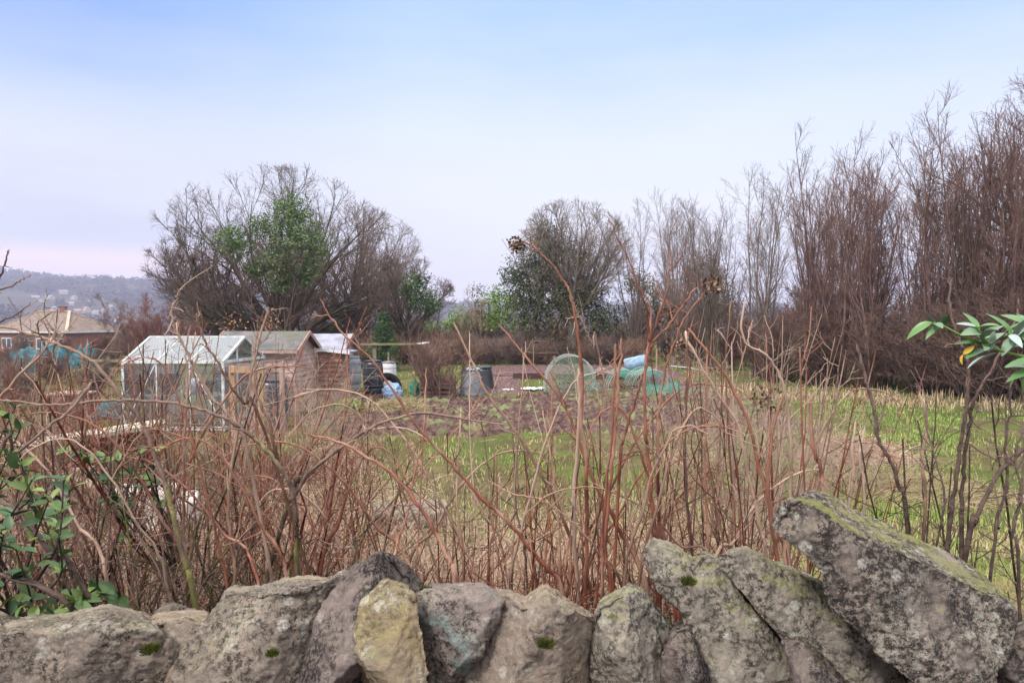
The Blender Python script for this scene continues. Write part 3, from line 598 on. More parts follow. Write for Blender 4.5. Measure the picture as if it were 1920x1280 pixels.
cane([(1216, 640), (1217, 630), (1212, 585), (1205, 558), (1195, 535), (1185, 505), (1175, 480), (1165, 458), (1155, 442), (1150, 425), (1137, 405)], 1.9, 1.85, 6, 2, 'cane_red', 'thorny red shoot rising against the sky left of the birches', spurs=2.2, side=0, root=False)
cane([(1130, 700), (1112, 650), (1095, 610), (1080, 580), (1070, 552)], 2.1, 2.0, 5, 2, 'cane_pale', 'pale thin dry twig by the tall orange cane', side=2)
ra = random.Random(41); cnt_ = {}; ORDB = 'first second third fourth fifth sixth seventh eighth ninth tenth eleventh twelfth thirteenth fourteenth fifteenth sixteenth seventeenth eighteenth nineteenth twentieth twentyfirst twentysecond'.split()
for i in range(26):
    x0 = 120+i*52+ra.uniform(-18, 18); sg = ra.choice((-1, 1, -1)); ln = ra.uniform(120, 330); tp = ra.uniform(650, 900); d_ = ra.uniform(1.75, 2.6); sag = ra.uniform(0, 90)
    pts = [(x0, 1130), (x0+sg*ln*.10, 1030), (x0+sg*ln*.25, 1130-(1130-tp)*.45), (x0+sg*ln*.45, 1130-(1130-tp)*.72), (x0+sg*ln*.72, tp+25), (x0+sg*ln, tp+sag*.4), (x0+sg*ln*1.2, tp+sag)]
    k = ra.randrange(4); nm_ = ('pale tan', 'red', 'brown', 'pinkish')[k]; mm_ = ('cane_pale', 'cane_red', 'cane_brown', 'cane_pale')[k]
    cnt_[sg] = cnt_.get(sg, 0)+1; lb_ = f"bowed {nm_} cane, {ORDB[cnt_[sg]-1]} from the left among those bending {'left' if sg < 0 else 'right'}"
    cane(pts, d_, d_+ra.uniform(-.2, .3), ra.uniform(6, 10), 2.5, mm_, lb_, spurs=.9, side=ra.randrange(2, 5), group='bowed canes crossing in front of the plots')
# dry heads
def seedhead(px, py, d, s, label):
    c = at(px, py, d); q = norm(rng.normal(size=(26, 3))); P, Rr = first(np.zeros((26, 3)), q, s, .0011, 4, .5, 0, rng)
    V, Q = tubes(P, Rr, 3); k = P[:, -1]; V2, Q2 = leafquads(np.repeat(k, 5, 0)+rng.normal(size=(130, 3))*.004, .011, rng, .8)
    o = mesh('seed_head', np.concatenate((V, V2)), np.concatenate((Q, Q2+len(V))), M['cane_brown']); o.location = c
    return tag(o, label, 'seed head', 'dry seed heads on the canes')
seedhead(968, 457, 1.9, .017, 'curled dry seed head against the sky at the tall cane tip'); seedhead(1335, 535, 1.9, .028, 'broad dry flower head on the dark red forks')
seedhead(1262, 655, 2.0, .04, 'crumpled pale seed head left of the purple canes'); seedhead(1255, 600, 2.05, .035, 'small dry head beside the second dark red cane')
seedhead(1440, 745, 2.2, .05, 'faded dry flower cluster in the middle of the purple canes')
cane([(365, 1125), (352, 1070), (337, 1019), (325, 965), (319, 944), (308, 895), (292, 861), (275, 810), (255, 775), (225, 740), (191, 695), (165, 672), (141, 659), (110, 645), (82, 633), (40, 620), (-10, 610)], 1.8, 1.9, 13, 5, 'cane_grey', 'thick brown branch leaning up left over the house roof', spurs=1.3, side=8, slen=(.06, .26))
cane([(556, 1075), (558, 1000), (553, 950), (550, 925), (537, 893), (521, 869), (500, 845), (480, 824), (455, 805), (431, 788), (400, 775), (375, 767), (319, 754), (250, 750), (187, 752), (130, 757), (75, 758), (30, 752), (-10, 748)], 1.9, 1.8, 12, 4, 'cane_grey', 'long branch running level to the left across the greenhouse foot', spurs=1., side=7)
cane([(552, 930), (575, 890), (610, 860), (640, 838), (672, 822)], 1.95, 2.1, 8, 4, 'cane_grey', 'mossy fork to the right off the level branch', side=3, root=False)
cane([(520, 868), (512, 830), (506, 790), (492, 765), (480, 735), (470, 712), (482, 655), (500, 590), (503, 575)], 1.9, 1.9, 8, 4, 'cane_brown', 'reddish branch rising in front of the shed roof', spurs=1.5, side=5, root=False)
cane([(445, 1130), (438, 1040), (428, 950), (435, 870), (450, 785), (470, 710), (478, 670)], 1.9, 2.0, 9, 4, 'cane_brown', 'upright brown stem in front of the timber posts', spurs=1.4, side=6)
cane([(470, 880), (440, 800), (418, 765), (400, 750), (378, 712), (362, 685), (350, 660), (342, 642), (330, 620), (325, 602), (322, 580), (330, 560), (345, 535), (400, 497)], 1.9, 1.8, 8, 2, 'cane_pale', 'pale thorny shoot crossing the greenhouse roof up to the sky', spurs=2.2, side=4, slen=(.03, .12))
cane([(500, 820), (460, 760), (440, 735), (425, 710), (410, 680), (392, 655), (378, 625), (370, 605), (370, 587)], 1.95, 1.85, 7, 4, 'cane_brown', 'knobbly brown shoot ending before the greenhouse ridge', spurs=2., side=4, slen=(.03, .12))
cane([(352, 1110), (345, 1000), (345, 900), (345, 831), (350, 760), (352, 700), (348, 660), (358, 610)], 2.0, 2.0, 7, 3, 'cane_brown', 'upright dark red stem before the middle of the greenhouse', spurs=1.6, side=5)
cane([(152, 1152), (112, 1120), (56, 1090), (0, 1079), (-60, 1075)], 1.5, 1.5, 14, 10, 'cane_dark', 'thick dark stem lying low at the left end', spurs=.8, side=2, root=False)
cane([(142, 1075), (109, 1049), (75, 1011), (37, 962), (0, 940), (-40, 925)], 1.6, 1.6, 12, 9, 'cane_dark', 'dark branch sloping through the glossy leaves', spurs=.8, side=2, root=True)
cane([(110, 700), (85, 650), (70, 610), (100, 583)], 1.7, 1.7, 5, 2, 'cane_dark', 'dark twig kinked over the hipped roof', spurs=1.5, side=2, root=False)
cane([(-20, 560), (0, 518), (10, 490), (18, 468)], 1.5, 1.5, 5, 3, 'cane_dark', 'dark twig tip in the sky at the left edge', spurs=1.2, root=False)
cane([(-20, 550), (20, 537), (40, 525), (58, 515)], 1.5, 1.5, 4, 2, 'cane_brown', 'thin twig pointing right at the left edge', spurs=1.2, root=False)
cane([(-20, 612), (0, 603), (30, 590), (58, 566)], 1.5, 1.5, 5, 2, 'cane_dark', 'twig before the left end of the tiled roof', spurs=1, root=False)
cane([(0, 745), (40, 700), (72, 670), (92, 640), (118, 600)], 1.7, 1.7, 7, 3, 'cane_pale', 'pale branch crossing the far blue sheets', spurs=1, side=3, root=False)
cane([(130, 760), (170, 720), (130, 770), (90, 800), (30, 850), (-20, 890)][::-1], 1.6, 1.8, 8, 5, 'cane_grey', 'peeling branch low before the pale board', spurs=1, side=3, root=True)
# right
cane([(1699, 985), (1687, 918), (1672, 870), (1658, 845), (1646, 820), (1640, 775), (1630, 731), (1618, 690), (1606, 645)], 1.8, 1.8, 9, 6, 'cane_dark', 'leaning stem with a pale peeled tip behind the biggest slab', spurs=.6, side=3)
cane([(1777, 1020), (1785, 960), (1793, 893), (1800, 840), (1809, 788), (1815, 740), (1817, 694), (1808, 660), (1797, 633), (1788, 605), (1781, 560), (1786, 520)], 1.6, 1.6, 10, 4, 'cane_dark', 'black stem rising through the laurel leaves', spurs=1, side=4)
cane([(1801, 1030), (1803, 960), (1805, 905), (1810, 850), (1817, 804), (1822, 765), (1833, 735), (1855, 700), (1874, 666), (1892, 630), (1907, 593), (1909, 560)], 1.62, 1.6, 10, 4, 'cane_dark', 'dark stem curving right under the laurel', spurs=1, side=4)
cane([(1813, 1033), (1826, 985), (1842, 946), (1858, 912), (1874, 885), (1895, 862), (1920, 840), (1960, 800)], 1.6, 1.6, 11, 8, 'cane_dark', 'thick dark stem leaning out to the right edge', spurs=.8, side=3)
cane([(1760, 1000), (1772, 940), (1760, 880), (1745, 830), (1735, 780), (1745, 740)], 1.8, 1.9, 5, 3, 'cane_dark', 'slender dark stem left of the black one', spurs=1, side=4)
cane([(1860, 1060), (1870, 980), (1890, 900), (1885, 840), (1895, 760), (1890, 700)], 1.6, 1.6, 8, 4, 'cane_dark', 'dark stem near the right edge with side twigs', spurs=1, side=5)
cane([(1910, 1090), (1900, 1000), (1912, 930), (1905, 850), (1925, 780)], 1.55, 1.55, 8, 4, 'cane_dark', 'outermost dark stem on the right', spurs=1, side=4)
cane([(1730, 1010), (1735, 930), (1728, 860), (1738, 810), (1732, 755)], 1.9, 1.9, 8, 7, 'cane_brown', 'cut brown stub left of the black stems', spurs=.4)
cane([(1620, 985), (1618, 900), (1612, 850), (1622, 800)], 2.1, 2.1, 7, 6, 'cane_pale', 'pair of dry cut stubs, the left one', spurs=.3)
cane([(1590, 960), (1600, 900), (1598, 840), (1604, 790)], 2.2, 2.2, 7, 6, 'cane_pale', 'dry cut stub in front of the straw heap', spurs=.3)
cane([(1545, 930), (1530, 860), (1521, 800), (1519, 745)], 2.0, 2.0, 9, 7, 'cane_red', 'thick red cut stub just above the biggest slab', spurs=.3)
cane([(1482, 950), (1484, 880), (1480, 800), (1472, 730), (1455, 690), (1430, 660), (1400, 645), (1390, 610), (1398, 560)], 2.0, 2.0, 8, 4, 'cane_pale', 'sinuous pale cane rising left to the birches', spurs=.5, side=2)
cane([(1478, 1085), (1455, 990), (1430, 900), (1405, 800), (1380, 740), (1350, 690), (1310, 640), (1290, 615)], 2.0, 2.1, 9, 5, 'cane_red', 'purple red cane leaning left from the big slab', spurs=.5, side=3)
cane([(1440, 1075), (1425, 990), (1400, 880), (1385, 800), (1340, 730), (1290, 640), (1285, 620)], 2.1, 2.2, 8, 5, 'cane_pale', 'light brown cane leaning left with a cut top', spurs=.4, side=1)
cane([(1460, 1090), (1450, 1000), (1440, 900), (1450, 800), (1470, 740)], 2.0, 2.0, 11, 5, 'cane_red', 'thick dark purple cane beside the big slab', spurs=.4, side=2)
cane([(1300, 1080), (1290, 960), (1285, 850), (1285, 760), (1286, 718)], 2.1, 2.1, 6, 3, 'cane_dark', 'thin black broken stem right of the forked cane', spurs=.4, side=2)
for i, (bx, tx_, ty, wd, mm, lb) in enumerate(((905, 880, 620, 4, 'cane_pale', 'thin pale stem in front of the pallet bin'), (870, 865, 760, 6, 'cane_brown', 'brown stem left of the grey compost bin'), (960, 985, 640, 5, 'cane_brown', 'slim brown stem before the white sheet'),
     (1020, 1035, 690, 6, 'cane_red', 'red stem before the hoops, straight'), (780, 800, 690, 5, 'cane_red', 'thin red stem beside the black barrel'), (735, 795, 840, 8, 'cane_red', 'short red stem leaning right above the dark peaked stone'),
     (1330, 1325, 650, 6, 'cane_red', 'slender red stem right of the blue drum'), (1370, 1372, 640, 6, 'cane_pale', 'slender buff stem before the birches'), (990, 960, 800, 5, 'cane_dark', 'thin dark stem in the middle of the field'), (1050, 1015, 760, 5, 'cane_brown', 'thin brown stem leaning left before the dug soil'),
     (915, 930, 850, 7, 'cane_red', 'short rusty stem above the veined stone'), (1385, 1360, 700, 7, 'cane_red', 'ruddy stem leaning left among the purple canes'))):
    mx = (bx+tx_)/2+random.uniform(-12, 12); cane([(bx, 1120), ((bx*2+mx)/3, 1020), (mx, (1100+ty)/2), ((mx+tx_*2)/3, (900+ty*2)/3), (tx_, ty)], random.uniform(2., 2.5), 2.3, wd, wd*.55, mm, lb, spurs=.5, side=2)
# ------------------------------------------------------------------ shrub clumps behind the wall
def clump(px, d, n, ht, sp, m, label, seed, r=.0045, side=4, sub=3, spur=5, curv=.07, lean=(0, 0), name='cane_clump', group='clumps of bare canes growing behind the wall', cat='shrub', trop=.03, slen=(.1, .35)):
    rg = np.random.default_rng(seed); x = (px-CX)/F*d; b = np.array((x, d, float(gz(x, d))-.03))
    o_ = rg.normal(size=(n, 3))*np.array((.5, .35, 0))*sp; a = rg.uniform(0, 2*math.pi, n); tl = np.abs(rg.normal(size=n))*.22
    D = np.stack((np.cos(a)*tl+o_[:, 0]*.25+lean[0], np.sin(a)*tl*.8+lean[1], np.ones(n)), 1)
    L0 = first(o_, D, ht*rg.uniform(.55, 1.1, n), r*rg.uniform(.6, 1.3, n), 9, curv, trop, rg, tip=.4)
    lv = [L0]; sd_ = [5]
    lv.append(spawn(*L0, side, .25, .98, (25, 65), slen, 6, .14, .05, .55, .0018, rg)); sd_.append(4)
    lv.append(spawn(*lv[1], sub, .2, .95, (30, 65), (slen[0]*.5, slen[1]*.5), 4, .18, .03, .6, .0013, rg)); sd_.append(3)
    if spur:
        lv.append(spawn(*L0, spur*4, .1, .98, (40, 75), (.005, .014), 3, .1, 0, .4, .001, rg, lenfall=0)); sd_.append(3)
        lv.append(spawn(*lv[1], spur, .1, .98, (40, 75), (.005, .012), 3, .1, 0, .6, .001, rg, lenfall=0)); sd_.append(3)
    Vs, Qs, Ts, nn = [], [], [], 0
    for i, ((p_, r_), s_) in enumerate(zip(lv, sd_)):
        V, Q = tubes(p_, r_, s_); Vs.append(V); Qs.append(Q+nn); nn += len(V)
        Ts.append(np.repeat(np.clip(rg.random(len(p_))**3.5*1.1+(.0, .04, .08, .05, .08)[i], 0, 1), p_.shape[1]*s_))
    o = mesh(name, np.concatenate(Vs), np.concatenate(Qs), M[m], tint=np.concatenate(Ts)); o.location = b
    return tag(o, label, cat, group)
CL = [(705, 2.3, 9, .85, .22, 'cane_red', 'reddish cane clump behind the dark peaked stone'), (790, 2.1, 12, .8, .25, 'cane_red', 'rusty cane clump behind the ochre stone'),
      (865, 2.4, 12, 1.0, .28, 'cane_brown', 'brown cane clump behind the veined stone'), (930, 2.0, 14, .85, .22, 'cane_red', 'dense red cane clump behind the low gap between stones'),
      (1000, 2.3, 12, 1.05, .25, 'cane_brown', 'brown cane clump left of the tall orange cane'), (1070, 2.05, 14, .95, .2, 'cane_red', 'red cane clump round the foot of the tall orange cane'),
      (1140, 2.3, 10, 1.1, .2, 'cane_red', 'red cane clump below the net cloches'), (1210, 2.2, 9, 1.05, .2, 'cane_brown', 'brown cane clump at the foot of the forked cane'),
      (1290, 2.2, 13, 1.15, .22, 'cane_red', 'purple red cane clump behind the leaning slabs'), (1360, 2.4, 16, 1.3, .26, 'cane_brown', 'tall brown cane clump left of the biggest slab'),
      (1425, 2.2, 16, 1.25, .2, 'cane_red', 'dense purple cane clump touching the biggest slab'), (1450, 2.7, 16, 1.3, .25, 'cane_pale', 'faded dry cane clump behind the purple one'),
      (1340, 2.9, 16, 1.45, .3, 'cane_pale', 'faded dry cane clump before the soil patch on the right'), (1530, 2.5, 9, .8, .3, 'cane_brown', 'short brown canes behind the upper end of the biggest slab'),
      (1620, 2.6, 9, .75, .3, 'cane_brown', 'short brown canes before the straw heap'), (1700, 2.1, 9, .8, .25, 'cane_dark', 'dark stems behind the middle of the biggest slab'),
      (1860, 1.9, 10, 1.0, .2, 'cane_dark', 'dark branching clump at the right under the laurel'), (1950, 1.9, 10, 1.2, .2, 'cane_dark', 'dark branching clump at the right edge')]
for i, (px, d, n, ht, sp, m, lb) in enumerate(CL): clump(px, d, int(n*1.35), ht*1.12, sp, m, lb, 100+i, side=4, sub=2, spur=4, curv=.05, r=.0042 if m != 'cane_pale' else .0036)
TL = [(-40, 1.9, 14, 1.35, .3, 'cane_grey', 'thorny shrub at the left edge'), (60, 2.1, 14, 1.3, .3, 'cane_grey', 'thorny shrub below the far blue sheets'), (140, 2.5, 14, 1.35, .3, 'cane_brown', 'ruddy thorny shrub before the pale board'),
      (230, 2.2, 14, 1.2, .28, 'cane_grey', 'grey brown shrub before the left end of the greenhouse'), (310, 2.6, 14, 1.35, .3, 'cane_brown', 'brown thorny shrub before the white blocks'), (370, 2.0, 14, 1.0, .25, 'cane_grey', 'mossy shrub behind the small peeping stone'),
      (440, 2.5, 14, 1.4, .3, 'cane_brown', 'thorny shrub before the timber posts'), (500, 2.1, 14, .95, .3, 'cane_grey', 'mossy stemmed shrub behind the large sloping stone'), (560, 2.6, 12, 1.2, .3, 'cane_brown', 'brown shrub before the shed corner'),
      (630, 2.3, 12, .9, .25, 'cane_grey', 'low mossy shrub above the dark peaked stone'), (180, 3.4, 16, 1.4, .4, 'cane_pale', 'pale twiggy shrub under the plank top'), (60, 3.2, 16, 1.5, .4, 'cane_brown', 'brown twiggy shrub left of the plank top'), (350, 3.6, 16, 1.4, .4, 'cane_pale', 'pale twiggy shrub right of the plank top'),
      (480, 3.8, 14, 1.3, .4, 'cane_brown', 'twiggy shrub in front of the navy barrel'), (590, 3.9, 14, 1.2, .4, 'cane_pale', 'pale twiggy shrub before the woven boards')]
for i, (px, d, n, ht, sp, m, lb) in enumerate(TL): clump(px, d, int(n*1.5), ht*1.08, sp*1.1, {'cane_brown': 'cane_red', 'cane_pale': 'cane_brown'}.get(m, m), lb, 200+i, side=5, sub=3, spur=6, curv=.10, r=.0056, name='thorn_shrub', group='thorny shrubs crowding the left side behind the wall', slen=(.12, .42), trop=.0)
FL = [(100, 6.0, 18, 1.3, .6, 'red_twig', 'red twigged shrub before the plank table'), (250, 6.8, 18, 1.1, .6, 'red_twig', 'red twigged shrub by the greenhouse foot'), (380, 7.5, 18, 1.1, .6, 'pale_twig', 'pale twigged shrub by the greenhouse corner'), (500, 8.5, 9, .6, .5, 'red_twig', 'orange red shrub at the foot of the timber posts'),
      (560, 11.5, 14, 1.5, .5, 'pale_twig', 'pale tall twigs before the shed gable'), (620, 9.5, 10, 1.3, .5, 'pale_twig', 'pale twigs before the woven boards'), (20, 8.5, 18, 1.5, .7, 'pale_twig', 'pale shrub far left before the plots'), (150, 11, 18, 1.3, .8, 'red_twig', 'red shrub before the wooden crate'), (1395, 6.5, 20, 1.5, .6, 'pale_twig', 'heap of faded stalks before the thicket corner'),
      (1460, 8.5, 18, 1.2, .7, 'pale_twig', 'second heap of faded stalks nearer the thicket'), (1600, 9.5, 10, .6, .6, 'pale_twig', 'low heap of fallen stalks on the lush grass')]
for i, (px, d, n, ht, sp, m, lb) in enumerate(FL): clump(px, d, int(n*1.8), ht*1.32, sp*1.2, m, lb, 300+i, side=9, sub=5, spur=0, curv=.12, r=.006, name='twiggy_shrub', group='twiggy shrubs between the wall and the plots', slen=(.2, .6), trop=.02)
# ------------------------------------------------------------------ broad glossy leaves
def leaf_geo(b, d, nrm, L, wd, curl=.25, seg=6):
    d = norm(np.array(d, float)); s = norm(np.cross(d, nrm)); u = np.cross(s, d); V = []
    for i in range(seg+1):
        t_ = i/seg; wv = wd*math.sin(math.pi*min(1, t_**.8*.97+.015))**.8; c = b+d*L*t_-u*curl*L*t_*t_
        V += [c-s*wv/2+u*wv*.22, c, c+s*wv/2+u*wv*.22]
    Fq = [(3*i+j, 3*i+j+1, 3*i+j+4, 3*i+j+3) for i in range(seg) for j in (0, 1)]
    return V, Fq
def leaves_obj(name, spots, m, parent, rg, L=(.06, .1), wr=.38, out=None, tiltup=.2):
    V, Fq, Tn, n = [], [], [], 0
    for (p, d) in spots:
        nr = norm(np.array((rg.normal()*.5, -.35+rg.normal()*.4, 1.))); l = rg.uniform(*L)
        v, f = leaf_geo(p, d, nr, l, l*wr*rg.uniform(.85, 1.15), rg.uniform(.0, .35)); V += v; Fq += [tuple(np.array(q)+n) for q in f]; n += len(v); Tn += [rg.random()**1.6]*len(v)
    return mesh(name, V, Fq, M[m], parent, tint=Tn)
def whorl(pts_dirs, rg, k, spread=.8):
    out = []
    for p, ax in pts_dirs:
        ax = norm(np.array(ax, float)); e = norm(np.cross(ax, (0.1, .2, 1.))); f = np.cross(ax, e)
        for j in range(k):
            a = 2.4*j+rg.random(); q = norm(ax*rg.uniform(.25, 1.)+(e*math.cos(a)+f*math.sin(a))*spread); out.append((p-ax*.012*j*.5, q))
    return out
rg = np.random.default_rng(55)
la = empty('laurel', at(1960, 760, 1.45), 'glossy evergreen laurel branch reaching in from the right edge', 'laurel')
l0 = np.array(la.location)
br = [[(1980, 700), (1930, 672), (1900, 664), (1860, 652), (1830, 640), (1800, 628), (1770, 612), (1748, 604)], [(1990, 640), (1940, 640), (1905, 632), (1890, 625)], [(1870, 655), (1850, 640), (1838, 625), (1830, 612)], [(1975, 700), (1945, 690), (1925, 690)], [(1980, 620), (1945, 615), (1920, 605)]]
bm_ = []; tips = []
for b in br:
    P = smooth([at(x, y, 1.45+.0004*(x-1850)) for x, y in b], 3); bm_.append((P, np.linspace(.0042, .002, len(P)))); tips.append((P[-1], P[-1]-P[-3])); tips.append((P[len(P)//2], P[len(P)//2]-P[len(P)//2-2]+np.array((0, 0, .02))))
Vs, Qs, n = [], [], 0
for P, r_ in bm_:
    V, Q = tubes(P[None], r_[None], 6); Vs.append(V-l0); Qs.append(Q+n); n += len(V)
mesh('branch', np.concatenate(Vs), np.concatenate(Qs), M['light_green'], la, tint=np.full(n, .3))
sp_ = whorl([(p-l0, a) for p, a in tips], rg, 5, .95)
leaves_obj('foliage', sp_, 'laurel_leaf', la, rg, L=(.038, .070), wr=.34)
ye = at(1806, 664, 1.44)-l0
o = leaves_obj('yellow_leaf', [(ye, (.3, -.1, .3)), (ye, (-.3, -.2, -.5))], 'laurel_leaf', la, rg, L=(.022, .03), wr=.4); o.data.materials[0] = mat('yellow_leaf', (.50, .28, .03), (.38, .30, .05), 30, rough=.6)
tag(o, 'small withered yellow leaves')
lg = leaves_obj('large_leaf', [(at(1868, 662, 1.42)-l0, norm(np.array((-1, -.1, -.35)))), (at(1960, 680, 1.4)-l0, norm(np.array((-1, 0, .1)))), (at(1965, 692, 1.4)-l0, norm(np.array((-1, 0, -.05))))], 'laurel_leaf', la, rg, L=(.07, .08), wr=.36)
def privet(px, py, d, spots, seed, label, L, wr=.5, hang=.06):
    rg = np.random.default_rng(seed); b0 = at(px, py, d); e = empty('evergreen_shrub', b0, label, 'evergreen shrub', 'leafy evergreen shrubs at the left end')
    Vs, Qs, n, tp = [], [], 0, []
    for (x, y, dd) in spots:
        q = at(x, y, dd); P = smooth([b0, b0*.5+q*.5+rg.normal(size=3)*.04, q], 5); V, Q = tubes(P[None], np.linspace(.004, .0016, len(P))[None], 5); Vs.append(V-b0); Qs.append(Q+n); n += len(V)
        for k in (-1, -3, -5): tp.append((P[k]-b0, (P[k]-P[k-1])*1+rg.normal(size=3)*.012))
    mesh('stem', np.concatenate(Vs), np.concatenate(Qs), M['cane_dark'], e)
    leaves_obj('foliage', whorl(tp, rg, 3, .8), 'privet_leaf', e, rg, L=L, wr=wr)
privet(20, 1150, 1.6, [(60, 900, 1.5), (90, 940, 1.5), (30, 1030, 1.45), (70, 1060, 1.5), (10, 990, 1.45), (110, 1000, 1.55), (60, 1140, 1.5), (100, 1150, 1.5), (140, 1130, 1.5), (150, 1145, 1.5), (120, 900, 1.55), (40, 870, 1.6)], 5, 'glossy dark leaved shrub at the left end, lowest leaves over the wall', (.028, .05))
privet(-30, 1000, 1.9, [(15, 780, 1.9), (40, 800, 1.9), (10, 850, 1.9), (50, 880, 1.9), (20, 820, 1.9), (60, 930, 1.9), (5, 900, 1.85), (30, 760, 1.95)], 6, 'small leaved dull shrub at the left edge higher up', (.022, .04))
privet(330, 1060, 2.2, [(150, 850, 2.0), (190, 855, 2.0), (165, 865, 2.0), (260, 848, 2.0), (215, 860, 2.0), (120, 845, 2.0), (285, 845, 2.), (200, 900, 2.)], 7, 'thin spray of bright leaves below the pale board', (.03, .05))
privet(150, 1130, 1.7, [(180, 1100, 1.65), (190, 1110, 1.65), (160, 1120, 1.6), (110, 1060, 1.7), (130, 920, 1.8), (100, 930, 1.8)], 8, 'little leafy sprig on the rim beside the low dark stem', (.03, .055))

# ------------------------------------------------------------------ trees and bushes
def mk(levels, sides, split=1):
    """mesh data for trunk (thick levels) and crown (the twigs)"""
    a = levels_to_mesh(levels[:split], sides[:split]); b = levels_to_mesh(levels[split:], sides[split:])
    return (a[0], a[1], a[2]*0), b
class Plant:
    def __init__(s, name, parts):  # parts: (name, V, Q, T, material)
        s.name = name; s.parts = parts; s.src = None
    def place(s, loc, label, cat, group=None, rz=0., scale=1., mats=None):
        e = empty(s.name, loc, label, cat, group, rz)
        e.scale = (scale,)*3 if np.isscalar(scale) else scale
        if s.src is None:
            s.src = [mesh(n, V, Q, M[m], e, tint=T) for n, V, Q, T, m in s.parts]
        else:
            for o in s.src:
                c = o.copy(); COL.objects.link(c); c.parent = e
        return e
def g3(x, y, dz=-.1): return (x, y, float(gz(x, y))+dz)
def pxat(px, d, dz=-.1): x = (px-CX)/F*d; return g3(x, d, dz)
# big spreading oak
def broad(seed, H, rad, limbs=11, trunk=1.4, m='oak_bark', zc=.5, twig=.009, n1=9, n2=8, n3=7, n4=3, tilt=(8, 70), low=.15):
    rg = np.random.default_rng(seed); env = (np.array((0, 0, H*zc)), np.array((rad, rad, H*(1-zc)*1.0)))
    T0 = first([(0, 0, 0)], [(.05, 0, 1)], trunk+.4, .36*H/10, 6, .04, .1, rg, tip=.75)
    k = np.arange(limbs); az = k*2.399+rg.random(limbs)*.5; tl = np.radians(tilt[0]+(tilt[1]-tilt[0])*((k+.5)/limbs)**.7)
    D = np.stack((np.cos(az)*np.sin(tl), np.sin(az)*np.sin(tl), np.cos(tl)), 1); B = np.tile((0, 0, trunk), (limbs, 1))+rg.normal(size=(limbs, 3))*.15
    o = (B-env[0])/env[1]; dd = D/env[1]; a_ = (dd**2).sum(1); b_ = 2*(o*dd).sum(1); c_ = (o**2).sum(1)-1
    Lm = (-b_+np.sqrt(np.maximum(b_**2-4*a_*c_, 0)))/(2*a_)*rg.uniform(.86, 1., limbs)
    L1 = first(B, D, Lm, .13*H/10, 12, .07, .03, rg, tip=.12)
    L2 = spawn(*L1, n1, .16, .97, (18, 42), (H*.16, H*.42), 8, .09, .04, .55, .018, rg, env, lenfall=.35)
    L3 = spawn(*L2, n2, .12, .98, (20, 48), (H*.08, H*.2), 6, .10, .05, .6, .011, rg, env)
    L4 = spawn(*L3, n3, .1, 1., (22, 50), (H*.035, H*.11), 4, .12, .06, .65, twig, rg, env)
    L5 = spawn(*L4, n4, .2, 1., (25, 55), (H*.02, H*.05), 3, .14, .03, .7, twig*.8, rg)
    a, b = mk([T0, L1, L2, L3, L4, L5], [9, 7, 5, 4, 3, 3], 2)
    return Plant('bare_tree', [('trunk', *a, m), ('crown', *b, m)])
big = broad(1, 10.8, 6.9, limbs=26, trunk=1.1, n1=9, n2=6, n3=4, n4=2, twig=.0075, tilt=(3, 82))
oak_loc = pxat(532, 38)
oak = big.place(oak_loc, 'largest spreading bare tree, its limbs fanning out behind the shed', 'tree', scale=(1, 1, 1))
second = broad(2, 9.4, 4.7, limbs=15, trunk=2.0, tilt=(3, 60), zc=.54, m='grey_bark', n2=6, n3=4, n4=2, twig=.0075)
second.place(pxat(660, 41), 'rounded bare tree right of the largest one', 'tree', rz=.4)
small = broad(3, 7.2, 3.3, limbs=12, n2=6, n4=2, trunk=1.8, tilt=(5, 60), zc=.55, m='oak_bark', n3=5, twig=.0075)
small.place(pxat(395, 37), 'smaller bare tree at the left foot of the largest one', 'tree', rz=1.4, scale=1.05)
small.place(pxat(755, 36), 'small grey bare tree at the right flank of the rounded one', 'tree', rz=3.1, scale=(.85, .85, .8))
def evergreen(name, lobes, n, size, m, seed, stems=3, H=2., spread=.5, bark='brown_bark', gap=.42):
    rg = np.random.default_rng(seed); T0 = first(rg.normal(size=(stems, 3))*np.array((.15, .15, 0)), np.stack((rg.normal(size=stems)*.25, rg.normal(size=stems)*.25, np.ones(stems)), 1), H, .06, 7, .08, .05, rg)
    L1 = spawn(*T0, 9, .25, .98, (30, 65), (H*.2, H*.4), 5, .12, .06, .6, .012, rg)
    a = levels_to_mesh([T0, L1], [6, 4]); V, Q, T = foliage(lobes, n, size, rg, gap)
    return Plant(name, [('trunk', a[0], a[1], a[2], bark), ('crown', V, Q, T, m)])
def lob(px, py, d, rp, ref, ry=None):
    """lobe given by its place in the photograph and distance, relative to a plant standing at ref"""
    c = at(px, py, d)-np.array(ref); r = rp*d/F; return (c, np.array((r, (ry or r), r*.85)))
ref = pxat(528, 33)
hl = evergreen('holly_tree', [lob(545, 392, 33, 34, ref), lob(500, 425, 33, 30, ref), (lob(560, 440, 33, 48, ref)), lob(440, 455, 33, 36, ref), lob(585, 470, 33, 30, ref), lob(530, 495, 33, 42, ref), lob(480, 505, 33, 24, ref), lob(570, 510, 33, 28, ref), lob(530, 535, 33, 20, ref)], 1700, .115, 'fir', 21, stems=6, H=6.5, gap=.2)
hl.place(ref, 'dark green holly mass standing inside the crown of the largest bare tree', 'tree')
ref = pxat(785, 34); evergreen('holly_tree', [lob(780, 530, 34, 26, ref), lob(790, 560, 34, 30, ref), lob(760, 545, 34, 16, ref), lob(815, 575, 34, 16, ref)], 700, .13, 'holly', 22, stems=3, H=3.6, gap=.3).place(ref, 'small holly at the right end of the bare trees', 'tree')
